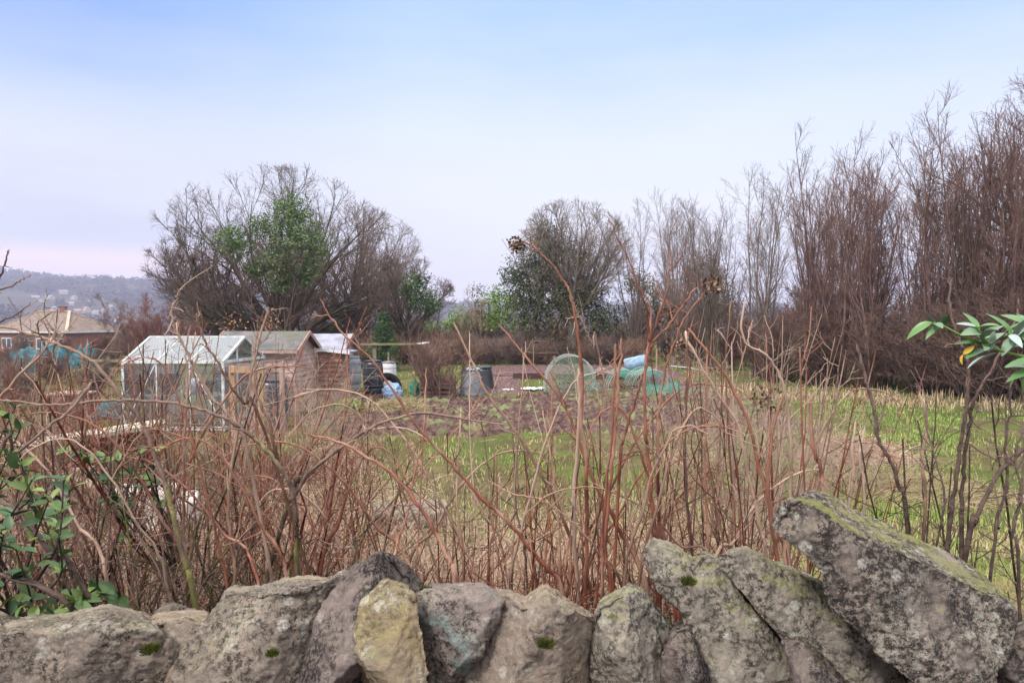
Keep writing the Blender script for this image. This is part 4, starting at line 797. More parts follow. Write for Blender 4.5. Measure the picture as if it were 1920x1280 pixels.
ref = pxat(725, 37); evergreen('ivy_tree', [lob(725, 510, 37, 28, ref), lob(735, 545, 37, 34, ref), lob(705, 580, 37, 30, ref)], 420, .13, 'olive', 23, stems=2, H=4.2, gap=.15).place(ref, 'dull ivy covered stump of a tree between bare tree and small holly', 'tree')
# little spruce
rg = np.random.default_rng(31); V_, Q_, T_, n = [], [], [], 0
K = 15; zt = np.repeat(np.linspace(.15, 2.5, K), 9); az = np.arange(len(zt))*2.4; rr = .95*(1-zt/2.75)+.05
P, Rr = first(np.stack((0*zt, 0*zt, zt), 1), np.stack((np.cos(az), np.sin(az), 0*az-.1), 1), rr, .012, 5, .08, .03, rg)
V, Q = tubes(P, Rr, 3); pts = (P[:, 1:]+rg.normal(size=(len(P), 4, 3))*.02).reshape(-1, 3); pts = np.repeat(pts, 14, 0)+rg.normal(size=(len(pts)*14, 3))*.06; V2, Q2 = leafquads(pts, .10, rg, .35)
T0 = first([(0, 0, 0)], [(0, 0, 1)], 2.6, .05, 6, .0, 0, rg); a = levels_to_mesh([T0], [6])
spruce = Plant('spruce', [('trunk', a[0], a[1], a[2], 'brown_bark'), ('crown', np.concatenate((V, V2)), np.concatenate((Q, Q2+len(V))), np.concatenate((np.zeros(len(V)), np.repeat(rg.random(len(pts))*.4, 4))), 'holly')])
spruce.place(pxat(720, 31), 'small dark spruce behind the rail of the timber frame', 'tree', scale=1.05)
# ivy clad tree in the middle
mid = broad(4, 8.7, 3.6, limbs=15, trunk=2.2, tilt=(3, 50), zc=.5, m='pale_bark', n1=9, n2=6, n3=4, n4=2, twig=.007)
midloc = pxat(1072, 36); e = mid.place(midloc, 'ivy hung bare tree in the middle with a dense fan of pale twigs', 'tree')
V, Q, T = foliage([lob(1070, 540, 36, 62, midloc), lob(1040, 590, 35.7, 48, midloc), lob(1110, 595, 36, 48, midloc), lob(1060, 640, 35.6, 36, midloc), lob(1090, 480, 36, 36, midloc)], 330, .12, np.random.default_rng(5), .12)
mesh('ivy', V, Q, M['olive'], e, tint=T)
ref = pxat(1020, 36); evergreen('evergreen_tree', [lob(1020, 440, 36, 28, ref), lob(1035, 480, 36, 50, ref), lob(1000, 500, 36, 48, ref), lob(985, 545, 36, 50, ref), lob(1040, 560, 36, 60, ref), lob(960, 520, 36, 24, ref), lob(1130, 600, 36, 48, ref), lob(1100, 560, 36, 43, ref), lob(990, 600, 36, 48, ref)], 1100, .12, 'pine', 24, stems=3, H=6.2, gap=.16).place(ref, 'dark evergreen tree leaning left out of the ivy hung one', 'tree')
ref = pxat(935, 39); evergreen('evergreen_tree', [lob(930, 560, 39, 30, ref), lob(950, 590, 39, 32, ref), lob(925, 600, 39, 26, ref), lob(965, 560, 39, 22, ref)], 560, .13, 'light_green', 25, stems=3, H=3.5, gap=.28).place(ref, 'yellow green young evergreen left of the dark leaning one', 'tree')
ref = pxat(900, 40); evergreen('evergreen_tree', [lob(895, 545, 40, 20, ref), lob(902, 570, 40, 26, ref), lob(905, 605, 40, 26, ref)], 360, .12, 'olive', 26, stems=3, H=3.8, gap=.15).place(ref, 'brownish small leaved tree next to the round green bush', 'tree')
ref = pxat(866, 42); evergreen('round_bush', [lob(868, 602, 42, 32, ref), lob(850, 612, 42, 18, ref), lob(880, 618, 42, 22, ref)], 900, .12, 'light_green', 27, stems=3, H=1.6, gap=.35).place(ref, 'round bright green bush beside the gap in the hedge', 'bush')
for i, (px, py, d, rp, H, mm, lb) in enumerate(((815, 612, 43, 22, 1.8, 'light_green', 'mid green shrub left of the round green bush'), (690, 600, 42, 20, 2., 'olive', 'olive shrub under the rounded bare tree'), (970, 618, 41, 26, 2., 'holly', 'dark green shrub in the hedge left of the ivy hung tree'), (640, 612, 42, 18, 2., 'light_green', 'small green shrub over the second shed'),
        (1235, 555, 46, 48, 5.5, 'olive', 'brown green evergreen behind the gap right of the ivy hung tree'), (1195, 525, 44, 24, 5., 'olive', 'small brown evergreen at the left end of the birches'), (1320, 500, 44, 36, 6.5, 'olive', 'brown topped pine among the pale birches'),
        (1345, 560, 40, 40, 5, 'pine', 'low dark pine behind the pale birches'), (1300, 590, 48, 44, 4, 'olive', 'dull ivy bush under the brown topped pine'), (1270, 620, 50, 30, 2.5, 'holly', 'dark holly bush under the gap in the wood'))):
    ref = pxat(px, d); evergreen('evergreen_tree', [lob(px, py, d, rp, ref), lob(px-rp*.6, py+rp*.6, d, rp*.7, ref), lob(px+rp*.5, py+rp*.7, d, rp*.8, ref)], 420, .14, mm, 40+i, stems=3, H=H, gap=.3).place(ref, lb, 'tree')
# thicket on the right
def sapling(seed, H=8.6, K=6, m='purple_bark', spread=13, n1=11, n2=6, n3=4, r=.055, sl=1.):
    rg = np.random.default_rng(seed); a = rg.uniform(0, 2*math.pi, K); tl = np.radians(rg.uniform(1, spread, K))
    D = np.stack((np.cos(a)*np.sin(tl), np.sin(a)*np.sin(tl), np.cos(tl)), 1); B = np.stack((np.cos(a)*.22, np.sin(a)*.22, 0*a), 1)*rg.random((K, 1))
    L0 = first(B, D, H*rg.uniform(.75, 1.03, K), r, 11, .05, .05, rg, tip=.12)
    L1 = spawn(*L0, n1, .16, .97, (18, 42), (1.1*sl, 2.9*sl), 7, .08, .12, .5, .011, rg, lenfall=.55)
    L2 = spawn(*L1, n2, .12, .97, (22, 50), (.4*sl, 1.2*sl), 5, .10, .12, .65, .0065, rg)
    L3 = spawn(*L2, n3, .1, .98, (25, 55), (.15, .55), 3, .14, .1, .7, .0045, rg)
    A, Bm = mk([L0, L1, L2, L3], [6, 4, 3, 3], 1)
    return Plant('thicket_tree', [('trunk', *A, m), ('crown', *Bm, m)])
def brush(seed, H=3., K=18, m='purple_bark', n1=10, n2=8, n3=4, spread=34, name='thicket_shrub'):
    rg = np.random.default_rng(seed); a = rg.uniform(0, 2*math.pi, K); tl = np.radians(rg.uniform(1, spread, K))
    D = np.stack((np.cos(a)*np.sin(tl), np.sin(a)*np.sin(tl), np.cos(tl)), 1); B = np.stack((np.cos(a)*.5, np.sin(a)*.5, 0*a), 1)*rg.random((K, 1))
    L0 = first(B, D, H*rg.uniform(.5, 1.05, K), .018, 8, .09, .04, rg, tip=.3)
    L1 = spawn(*L0, n1, .1, .97, (18, 50), (.4, 1.3), 5, .11, .10, .6, .009, rg)
    L2 = spawn(*L1, n2, .1, .97, (22, 55), (.2, .7), 4, .12, .08, .7, .0075, rg)
    L3 = spawn(*L2, n3, .1, .98, (25, 60), (.1, .35), 3, .14, .04, .7, .0065, rg)
    A, Bm = mk([L0, L1, L2, L3], [5, 4, 3, 3], 1)
    return Plant(name, [('stem', *A, m), ('twigs', *Bm, m)])
SA = [sapling(50), sapling(51, K=8, spread=20), sapling(52, K=4, H=9.2, spread=9, m='brown_bark'), sapling(53, K=7, H=8, m='brown_bark', spread=24), sapling(54, K=9, H=8.8, m='purple_bark', spread=16)]
SB = [sapling(60, K=5, H=9., m='grey_bark', spread=9, n1=13, n2=6, n3=4), sapling(61, K=6, H=8.4, m='oak_bark', spread=14, n2=6, n3=4), sapling(62, K=4, H=9.6, m='grey_bark', spread=8, n1=14, n2=6, n3=4)]
ORD = 'first second third fourth fifth sixth seventh eighth ninth tenth eleventh twelfth thirteenth fourteenth fifteenth sixteenth seventeenth eighteenth nineteenth twentieth'.split()
rp_ = random.Random(5)
def edge(u):
    pts = [(5.4, 36.5), (7.6, 32), (9.6, 28), (11.2, 24.4), (13.0, 20.8), (15.0, 17.4), (18, 14)]
    u = min(max(u, 0), .9999)*(len(pts)-1); i = int(u); f = u-i; return (pts[i][0]*(1-f)+pts[i+1][0]*f, pts[i][1]*(1-f)+pts[i+1][1]*f)
rows = [(.5, 13, 'front row of the thicket'), (3.4, 9, 'second row of the thicket'), (7.0, 5, 'back row of the thicket')]
for off, cnt, rn in rows:
    for i in range(cnt):
        u = (i+.5+rp_.uniform(-.3, .3))/cnt; x, y = edge(u); x += off*.78+rp_.uniform(-.4, .4); y += off*.62+rp_.uniform(-.5, .5)
        pale = u < .34
        
        fam = SB if pale else SA; k = rp_.randrange(len(fam)); s_ = rp_.uniform(.86, 1.08)*(1.0 if not pale else .95)
        if u > .80: s_ *= .95
        kind_ = 'pale slender birch like tree' if pale else ('purple brown many stemmed tree', 'wide purple brown coppiced tree', 'tall straight brown tree', 'spreading brown many stemmed tree', 'dense purple coppiced tree')[k]
        fam[k].place(g3(x, y), f'{kind_}, {ORD[i]} from the left in the {rn}', 'tree', 'bare trees of the thicket on the right', rz=rp_.uniform(0, 6.3), scale=s_)
for i, (x, y, k) in enumerate(((13.4, 21.6, 0), (14.5, 20.2, 4), (15.2, 22.3, 1), (16.3, 20.6, 4), (16.6, 23.5, 0), (12.6, 24.2, 1))):
    SA[k].place(g3(x, y), f'fine twigged reddish tree, {ORD[i]} of those packed together at the right end', 'tree', 'bare trees of the thicket on the right', rz=i*1.1, scale=1.06-.03*(i % 3))
BR = [brush(70, spread=20, n2=6), brush(71, H=3.8, spread=16, n2=6), brush(72, H=2.6, m='brown_bark', n2=7), brush(73, H=3.4, m='brown_bark', K=14, spread=20, n2=6)]
for off, cnt, rn, lo in ((-.2, 10, 'along the foot of the thicket', .34), (1.8, 10, 'in the second line under the thicket trees', .2), (4.6, 10, 'in the third line under the thicket trees', .05)):
    for i in range(cnt):
        u = lo+(1-lo)*(i+.5)/cnt; x, y = edge(u); x += off*.78+rp_.uniform(-.5, .5); y += off*.62+rp_.uniform(-.5, .5); k = rp_.randrange(4)
        BR[k].place(g3(x, y), f'{("purple", "tall purple", "low brown", "loose brown")[k]} twiggy shrub, {ORD[i]} from the left {rn}', 'shrub', 'twiggy shrubs under the thicket trees', rz=rp_.uniform(0, 6.3), scale=rp_.uniform(.7, 1.1)*(1.0+.15*(u > .6)))
rt = broad(8, 10.5, 4.6, limbs=13, n2=6, n3=4, n4=2, trunk=3.2, tilt=(5, 60), zc=.66, m='purple_bark', twig=.007)
rt.place(g3(18.2, 21.6), 'tall dark bare tree with a dense crown at the right edge', 'tree')
# far hedge behind the plots, brambles, left side trees
HG = [brush(80, H=2.6, m='grey_bark', name='hedge_shrub'), brush(81, H=2.2, m='oak_bark', name='hedge_shrub'), brush(82, H=2.4, m='purple_bark', name='hedge_shrub')]
for i in range(15):
    px = 600+i*50; d = 43+3*math.sin(i*1.7); k = i % 2 if px > 720 else 2-(i % 2)
    HG[k].place(pxat(px, d), f'bare hedge shrub, {ORD[i]} from the left in the far hedge between shed roof and wood', 'shrub', 'bare shrubs of the far hedge', rz=i*1.3, scale=.9+.25*math.sin(i*2.3))
BM = [brush(90, H=1.3, K=22, m='bramble', spread=60, n1=8, n2=6, n3=3, name='bramble_bush'), brush(91, H=1.1, K=22, m='bramble', spread=65, n1=8, n2=6, n3=3, name='bramble_bush'), brush(92, H=1.5, K=16, m='grey_bark', spread=50, n1=8, n2=6, n3=3, name='bramble_bush')]
for row, (d, cnt, x0, x1, nm) in enumerate(((35.5, 16, 690, 1200, 'before the far hedge'), (38.5, 15, 740, 1190, 'close under the far hedge'))):
    for i in range(cnt):
        px = x0+(x1-x0)*(i+.5)/cnt+rp_.uniform(-8, 8); k = 2 if rp_.random() < .3 else rp_.randrange(2)
        BM[k].place(pxat(px, d+rp_.uniform(-.8, .8)), f'{("reddish", "low reddish", "grey")[k]} bramble bush, {ORD[i]} from the left in the bank {nm}', 'bramble', 'bramble bushes in the bank before the far hedge', rz=i*2.1, scale=rp_.uniform(.8, 1.2))
RB = [brush(95, H=4.2, K=12, m='red_twig', n1=12, spread=24, name='bare_shrub'), brush(96, H=5.2, K=10, m='purple_bark', n1=14, spread=22, name='bare_shrub')]
for i, (px, d, k, s_, lb) in enumerate(((250, 50, 1, 1.15, 'tall wind bent bare shrub right of the tiled roof'), (285, 46, 0, 1.0, 'red twigged bare shrub above the greenhouse ridge'), (320, 48, 1, 1.15, 'purple bare shrub left of the small bare tree'), (350, 44, 0, .9, 'red twigged bare shrub behind the greenhouse'), (420, 46, 1, 1., 'purple bare shrub behind the left part of the shed roof'),
        (460, 43, 0, .9, 'red twigged bare shrub behind the ridge of the shed'), (580, 45, 1, .9, 'purple bare shrub under the largest tree'), (620, 43, 0, .8, 'red twigged bare shrub right of the shed ridge'), (200, 62, 1, 1.0, 'distant purple bare shrub beside the hipped house'), (680, 44, 1, .9, 'purple bare shrub under the rounded tree'), (240, 60, 0, 1., 'distant reddish shrub by the hipped house'), (500, 47, 1, 1.0, 'purple bare shrub straight behind the shed'))):
    RB[k].place(pxat(px, d, -.6), lb, 'shrub', 'bare shrubs on the slope behind the sheds', rz=i*1.9, scale=s_)
yw = brush(97, H=2.6, K=22, m='pale_twig', n1=12, spread=40, name='willow_bush'); V, Q, T = foliage([(np.array((0, 0, 1.7)), np.array((1.3, 1.3, 1.2)))], 240, .08, np.random.default_rng(3), .3)
yw.parts.append(('catkins', V, Q, T, 'thatch')); yw.place(pxat(245, 55, -.2), 'yellowish willow bush beside the eaves of the hipped house', 'bush', scale=1.1)
for i, (px, py, d, rp, lb) in enumerate(((440, 608, 30, 26, 'orange brown beech bush above the left of the shed roof'), (505, 600, 31, 22, 'small orange beech bush above the shed ridge'), (680, 610, 33, 12, 'pinkish leaved beech sprig behind the timber frame'))):
    ref = pxat(px, d); pl = evergreen('beech_bush', [lob(px, py, d, rp, ref), lob(px, py+rp, d, rp, ref)], 130, .09, 'beech_leaf', 60+i, stems=4, H=2., gap=.3); pl.place(ref, lb, 'bush', 'beech bushes still holding brown leaves')
for i, (px, d, mm, rr_, lb) in enumerate(((905, 38, 0, 1, 'pale grey sapling standing before the brownish small leaved tree'), (860, 39, 1, .8, 'thin pale sapling before the round green bush'), (968, 38, 2, .9, 'pale grey sapling beside the ivy hung tree'))):
    if i == 0: ps = sapling(77, H=4.4, K=2, m='pale_twig', spread=8, n1=8, n2=4, n3=3, r=.03, sl=.4); ps.name = 'sapling'
    ps.place(pxat(px, d), lb, 'sapling', 'pale saplings before the far hedge', rz=i*2., scale=rr_)
bloom = brush(98, H=2.8, K=14, m='grey_bark', name='blossom_shrub'); V, Q, T = foliage([(np.array((0, 0, 1.7)), np.array((1.4, 1.4, 1.2)))], 120, .05, np.random.default_rng(3), .2)

# ------------------------------------------------------------------ greenhouse
def gx(px, d): return (px-CX)/F*d
ZF = lambda x, y: float(gz(x, y))
gh = empty('greenhouse', (-7.1, 15.35, 0), 'small glass greenhouse with white frame left of the sheds', 'greenhouse')
FL_, FR_, BR_, BL_ = np.array((-1.12, -.95, 0)), np.array((.99, -.95, 0)), np.array((1.17, .95, 0)), np.array((-.94, .95, 0))
E_, RZ_ = 1.47, 1.97; up = lambda p, z: p+np.array((0, 0, z))
RL, RR = (FL_+BL_)/2, (FR_+BR_)/2
f = MB(); bw = .04
for a, b in ((FL_, FR_), (FR_, BR_), (BR_, BL_), (BL_, FL_)):
    f.beam(up(a, .06), up(b, .06), .05, .08); f.beam(up(a, E_), up(b, E_), .055, .06)
for c in (FL_, FR_, BR_, BL_): f.beam(up(c, 0), up(c, E_), .05)
f.beam(up(RL, RZ_), up(RR, RZ_), .05, .06)
for a, b in ((FL_, RL), (FR_, RR), (BL_, RL), (BR_, RR)): f.beam(up(a, E_), up(b, RZ_), bw+.01)
f.build('frame', M['white_metal'], gh)
b_ = MB()
for t_ in (1/3, 2/3):
    a, r_, q = FL_*(1-t_)+FR_*t_, RL*(1-t_)+RR*t_, BL_*(1-t_)+BR_*t_
    b_.beam(up(a, 0), up(a, E_), .028); b_.beam(up(a, E_), up(r_, RZ_), .03); b_.beam(up(q, 0), up(q, E_), .028); b_.beam(up(q, E_), up(r_, RZ_), .03)
for s0, s1, r0, r1 in ((0, 1/3, 1/3, 0), (1, 2/3, 2/3, 1)):
    b_.beam(up(BL_*(1-s0)+BR_*s0, E_), up(RL*(1-r0)+RR*r0, RZ_), .022); b_.beam(up(FL_*(1-s0)+FR_*s0, .1), up(FL_*(1-s1)+FR_*s1, E_), .02)
for t_ in (.32, .68):
    p = FR_*(1-t_)+BR_*t_; b_.beam(up(p, 0), up(p, E_+(RZ_-E_)*.64), .03)
    p = FL_*(1-t_)+BL_*t_; b_.beam(up(p, 0), up(p, E_+(RZ_-E_)*.64), .03)
b_.build('glazing_bar', M['white_metal'], gh)
rg_ = MB(); e_ = .004
for A_, B_, C_, D_ in ((FL_, FR_, RR, RL), (BR_, BL_, RL, RR)): rg_.quad(up(A_, E_+e_), up(B_, E_+e_), up(C_, RZ_+e_), up(D_, RZ_+e_))
rg_.build('roof_glass', M['glass'], gh)
sg = MB()
for A_, B_ in ((FL_, FR_), (FR_, BR_), (BR_, BL_), (BL_, FL_)): sg.quad(up(A_, .1), up(B_, .1), up(B_, E_-.03), up(A_, E_-.03))
for A_, B_, C_ in ((FR_, BR_, RR), (FL_, BL_, RL)): sg.add([up(A_, E_), up(B_, E_), up(C_, RZ_), up((A_+C_)/2, (E_+RZ_)/2)], [(0, 1, 2, 3)])
sg.build('side_glass', M['side_glass'], gh)
bench = empty('staging_bench', (-7.1, 15.0, 0), 'pale slatted staging bench inside the greenhouse', 'bench')
q = MB(); q.box((0, 0, .72), (1.9, .5, .04)); q.build('bench_top', M['white_plastic'], bench)
for x in (-.9, .9):
    for y in (-.2, .2): MB().box((x, y, .35), (.05, .05, .7)).build('leg', M['alu'], bench)
def lathe_thing(name, prof, loc, m, label, cat, group=None, tilt=None, n=24, scale=1., cap=True):
    o = MB().lathe(prof, n=n, tilt=tilt, cap=cap).build(name, M[m], smooth=True); o.location = loc; o.scale = (scale,)*3
    md = o.modifiers.new('e', 'EDGE_SPLIT'); md.split_angle = R_(40)
    return tag(o, label, cat, group)
pot = [(.12, 0), (.19, .30), (.205, .30), (.205, .34), (.18, .34), (.17, .30)]
for i, (x, z, s_, mm, lb) in enumerate(((-7.55, .74, 1.25, 'black_plastic', 'big black pot on the greenhouse bench'), (-7.95, .74, .95, 'black_plastic', 'smaller black pot in the corner of the greenhouse'), (-6.72, .74, .8, 'black_plastic', 'black pot next to the white sack in the greenhouse'), (-6.3, .74, 1., 'grey_plastic', 'grey pot at the right end of the greenhouse bench'))):
    lathe_thing('plant_pot', pot, (x, 15.0, z), mm, lb, 'pot', 'pots in the greenhouse', scale=s_)
o = MB().lathe([(.10, 0), (.17, .06), (.2, .18), (.17, .28), (.1, .33)], n=16).build('white_sack', M['white_plastic'], smooth=True); o.location = (-6.98, 14.95, .74); tag(o, 'slumped white sack on the greenhouse bench', 'sack')
o.modifiers.new('d', 'DISPLACE').texture = bpy.data.textures['txCLOUDS0.16']; o.modifiers['d'].strength = .12
# timber frame in front of the shed
tf = empty('timber_frame', (-5.2, 12.9, 0), 'weathered timber post frame standing between greenhouse and shed', 'frame')
for x, y, z1, wd, mm in ((gx(435, 12.9), 12.9, 1.49, .11, 'post_wood'), (gx(473, 13.1), 13.1, 1.42, .10, 'pink_wood'), (gx(489, 12.9), 12.9, 1.46, .11, 'post_wood'), (gx(528, 13.6), 13.6, 1.53, .085, 'pink_wood')):
    MB().beam((x+5.2, y-12.9, -.2), (x+5.2, y-12.9, z1), wd).build('post', M[mm], tf, bevel=.006)
MB().beam((gx(428, 12.8)+5.2, -.08, 1.43), (gx(468, 12.8)+5.2, -.08, 1.43), .035, .12).build('rail', M['post_wood'], tf)
MB().beam((gx(486, 13.)+5.2, .0, 1.55), (gx(532, 13.6)+5.2, .6, 1.56), .03, .05).build('rail', M['pink_wood'], tf)
# barrels
def barrel(name, loc, r, h, m, label, lid='black_plastic', bands=3, group='plastic barrels and bins on the plots', cat='barrel'):
    e = empty(name, loc, label, cat, group); P = [(r*.86, 0), (r*.93, .03*h)]
    n = 22
    for i in range(n+1):
        z = .04+.84*i/n; bulge = r*(.93+.07*math.sin(math.pi*i/n)); k = (z*bands) % 1; P.append((bulge-(.018*r/.3 if .42 < k < .5 else 0), z*h))
    P += [(r*.86, .92*h), (r*.80, .95*h)]
    o = MB().lathe(P, n=32, cap=True).build('body', M[m], e, smooth=True); md = o.modifiers.new('e', 'EDGE_SPLIT'); md.split_angle = R_(50)
    o = MB().lathe([(r*.84, .945*h), (r*.88, .95*h), (r*.88, .985*h), (r*.6, h*1.0), (r*.2, h*1.02)], n=32).build('lid', M[lid], e, smooth=True); md = o.modifiers.new('e', 'EDGE_SPLIT'); md.split_angle = R_(40)
    o = MB(); o.beam((0, -r*.97, .06*h), (0, -r*1.12, .06*h), .03); o.build('tap', M['black_plastic'], e)
    hb = MB()
    for k in (.24, .52, .78): hb.lathe([(r*1.0, k*h-.008), (r*1.012, k*h), (r*1.0, k*h+.008)], n=32, cap=False)
    hb.build('band', M['grey_plastic'], e, smooth=True)
    return e
barrel('water_butt', (gx(510, 14.6), 14.6, 0.05), .32, 1.05, 'navy_plastic', 'navy water butt seen between the two timber posts')
barrel('water_butt', (gx(699, 20.3), 20.3, .17), .30, .98, 'black_plastic', 'black ribbed water barrel standing on bricks right of the sheds')
st = MB()
for i in range(4):
    for j in range(2): st.box((gx(699, 20.3)-.33+.22*i, 20.3-.12+.24*j, .045), (.2, .22, .22))
tag(st.build('brick_stand', M['render_brick'], bevel=.006), 'low brick stand under the black water barrel', 'stand')
barrel('water_tank', (gx(655, 21.5), 21.5, .15), .36, 1.05, 'tank_plastic', 'grey blue ribbed tank between shed and trellis post', lid='tank_plastic')
barrel('water_butt', (gx(728, 22), 22, .05), .26, .95, 'white_plastic', 'pale drum half hidden behind the black barrel', lid='grey_plastic')
def composter(loc, s, m, lid, label):
    e = empty('compost_bin', loc, label, 'compost bin', 'plastic compost bins beside the pallet bin'); e.scale = (s,)*3
    P = [(.40, 0), (.41, .03)]+[(.39-.13*i/8-(.008 if i % 2 else 0), .06+.74*i/8) for i in range(9)]
    MB().lathe(P, n=28).build('body', M[m], e, smooth=True)
    MB().lathe([(.285, .80), (.29, .83), (.24, .875), (.06, .89), (.05, .92), (.02, .925)], n=28).build('lid', M[lid], e, smooth=True)
composter((gx(884, 21.2), 21.2, .0), .98, 'grey_plastic', 'lid_plastic', 'grey conical compost bin with a pale blue lid'); composter((gx(907, 22.4), 22.4, 0), .95, 'black_plastic', 'black_plastic', 'dark compost bin half behind the grey one')
# sheds
def boards(mb, a, b, z0, z1, pitch=.13, th=.02, out=(0, -1, 0), shorten=None):
    """overlapping horizontal boards from a to b"""
    a = np.array(a, float); b = np.array(b, float); o_ = np.array(out, float); z = z0
    while z < z1-.01:
        zt = min(z+pitch, z1); p0, p1 = (a, b) if shorten is None else shorten(a, b, (z+zt)/2)
        V = [up(p0+o_*th, z), up(p1+o_*th, z), up(p1+o_*th*.2, zt), up(p0+o_*th*.2, zt), up(p0-o_*th, z), up(p1-o_*th, z), up(p1-o_*th, zt), up(p0-o_*th, zt)]
        mb.add(V, [(0, 1, 2, 3), (5, 4, 7, 6), (4, 5, 1, 0), (3, 2, 6, 7), (4, 0, 3, 7), (1, 5, 6, 2)]); z = zt
def shed(label, x0, x1, y0, y1, zb, ze, zr, wm, rm, ang=0.):
    """ridge along x, gable on the right"""
    e = empty('shed', ((x0+x1)/2, (y0+y1)/2, zb), label, 'shed', rz=ang); hx, hy = (x1-x0)/2, (y1-y0)/2; ze -= zb; zr -= zb
    w_ = MB(); boards(w_, (-hx, -hy, 0), (hx, -hy, 0), -.1, ze, out=(0, -1, 0)); boards(w_, (-hx, hy, 0), (hx, hy, 0), -.1, ze, out=(0, 1, 0))
    for sx_ in (-1, 1):
        boards(w_, (sx_*hx, -hy, 0), (sx_*hx, hy, 0), -.1, ze, out=(sx_, 0, 0))
    w_.build('wall', M[wm], e)
    gb = MB()
    def sh(a, b, z): k = max(.04, 1-(z-ze)/(zr-ze)); m_ = (a+b)/2; return m_+(a-m_)*k, m_+(b-m_)*k
    for sx_ in (-1, 1): boards(gb, (sx_*hx, -hy, 0), (sx_*hx, hy, 0), ze, zr-.02, pitch=.11, out=(sx_, 0, 0), shorten=sh)
    gb.build('gable', M[wm], e)
    tr_ = MB()
    for sy in (-1, 1): tr_.beam((hx+.03, sy*hy, -.05), (hx+.03, sy*hy, ze), .05); tr_.beam((-hx-.03, sy*hy, -.05), (-hx-.03, sy*hy, ze), .05)
    tr_.build('corner_batten', M[wm], e)
    rf = MB(); ox, oy = .16, .14; s_ = (zr-ze)/hy
    for sy in (-1, 1):
        a, b = (-hx-ox, sy*(hy+oy), ze-s_*oy), (hx+ox, sy*(hy+oy), ze-s_*oy); c, d = (hx+ox, 0, zr), (-hx-ox, 0, zr); u_ = np.array((0, 0, .035)); a, b, c, d = map(np.array, (a, b, c, d))
        rf.add([a, b, c, d, a+u_, b+u_, c+u_, d+u_], [(0, 1, 2, 3), (4, 5, 6, 7), (0, 1, 5, 4), (1, 2, 6, 5), (3, 0, 4, 7), (2, 3, 7, 6)])
    ro = rf.build('roof', M[rm], e)
    fb = MB()
    for sx_ in (-1, 1):
        for sy in (-1, 1): fb.beam((sx_*(hx+ox+.012), sy*(hy+oy), ze-s_*oy-.02), (sx_*(hx+ox+.012), .0, zr-.0), .022, .10)
    for sy in (-1, 1): fb.beam((-hx-ox, sy*(hy+oy+.012), ze-s_*oy-.02), (hx+ox, sy*(hy+oy+.012), ze-s_*oy-.02), .02, .07)
    fb.build('fascia', M['pink_wood'], e)
    return e
shed('wooden shed with a grey felted roof and boarded gable', -7.2, -5.34, 16.6, 18.35, .0, 1.66, 2.03, 'shed_wood', 'felt')
shed('second shed with a shiny bluish roof behind the grey roofed one', -7.0, -5.1, 20.3, 22., .0, 1.52, 1.88, 'shed_wood', 'blue_felt')
fp = empty('lean_to', (-4.95, 18.75, 0), 'lean to of brown overlapping boards with a pale sloping top', 'lean to')
w_ = MB(); boards(w_, (-.34, -.3, 0), (.34, -.3, 0), -.05, 1.48, pitch=.125, th=.035, out=(0, -1, 0)); boards(w_, (.34, -.3, 0), (.34, .5, 0), -.05, 1.44, pitch=.125, th=.03, out=(1, 0, 0)); boards(w_, (-.34, -.3, 0), (-.34, .5, 0), -.05, 1.44, pitch=.125, th=.03, out=(-1, 0, 0)); w_.build('wall', M['larch_wood'], fp)
MB().beam((-.4, .1, 1.58), (.58, .1, 1.47), 1.0, .035).build('roof', M['blue_felt'], fp); MB().beam((-.4, -.42, 1.565), (.58, -.42, 1.46), .025, .07).build('fascia', M['white_plastic'], fp)
# trellis frame with shelf
tl = empty('trellis_frame', (gx(667, 22), 22, 0), 'open rail and post frame behind the black barrel', 'frame'); X0 = gx(667, 22)
for px, z1, wd in ((667, 1.56, .15), (702, 1.60, .11), (728, 1.3, .05), (805, 1.55, .06)): MB().beam((gx(px, 22)-X0, 0, -.2), (gx(px, 22)-X0, 0, z1), wd).build('post', M['old_wood'], tl)
MB().beam((gx(658, 22)-X0, -.1, 1.55), (gx(784, 22)-X0, -.1, 1.57), .06, .06).build('rail', M['old_wood'], tl); MB().beam((gx(783, 22)-X0, -.11, 1.58), (gx(806, 22)-X0, -.11, 1.62), .05, .05).build('rail_end', M['white_plastic'], tl)
q = MB(); q.beam((gx(662, 22)-X0, -.15, 1.5), (gx(662, 22)-X0, -.15, 1.15), .05); q.beam((gx(661, 22)-X0, -.15, 1.12), (gx(696, 22)-X0, -.15, 1.10), .05, .04); q.beam((gx(693, 22)-X0, -.15, 1.1), (gx(693, 22)-X0, -.15, .95), .08); q.build('drainpipe', M['black_plastic'], tl)
# tyre and blue bag
ty = MB(); P = [(.30+.12*math.cos(a), .11*math.sin(a)) for a in np.linspace(0, 2*math.pi, 15)]; ty.lathe(P, n=28, cap=False, tilt=(R_(62), 0, R_(35))); o = ty.build('tyre', M['rubber'], smooth=True); o.location = (gx(728, 20.6), 20.6, .36); tag(o, 'black tyre leaning behind the crumpled blue bag', 'tyre')
def blob(name, loc, dims, m, label, cat, st=.15, tex='txCLOUDS0.16', seed=1, group=None):
    q = MB(); n = 20; q.lathe([(math.sin(a)*1., -math.cos(a)) for a in np.linspace(.05, math.pi-.05, 14)], n=n); o = q.build(name, M[m], smooth=True); o.location = loc; o.scale = dims
    s_ = o.modifiers.new('s', 'SUBSURF'); s_.levels = 2; s_.render_levels = 2; d_ = o.modifiers.new('d', 'DISPLACE'); d_.texture = bpy.data.textures[tex]; d_.texture_coords = 'GLOBAL'; d_.strength = st/min(dims)*.5; return tag(o, label, cat, group)
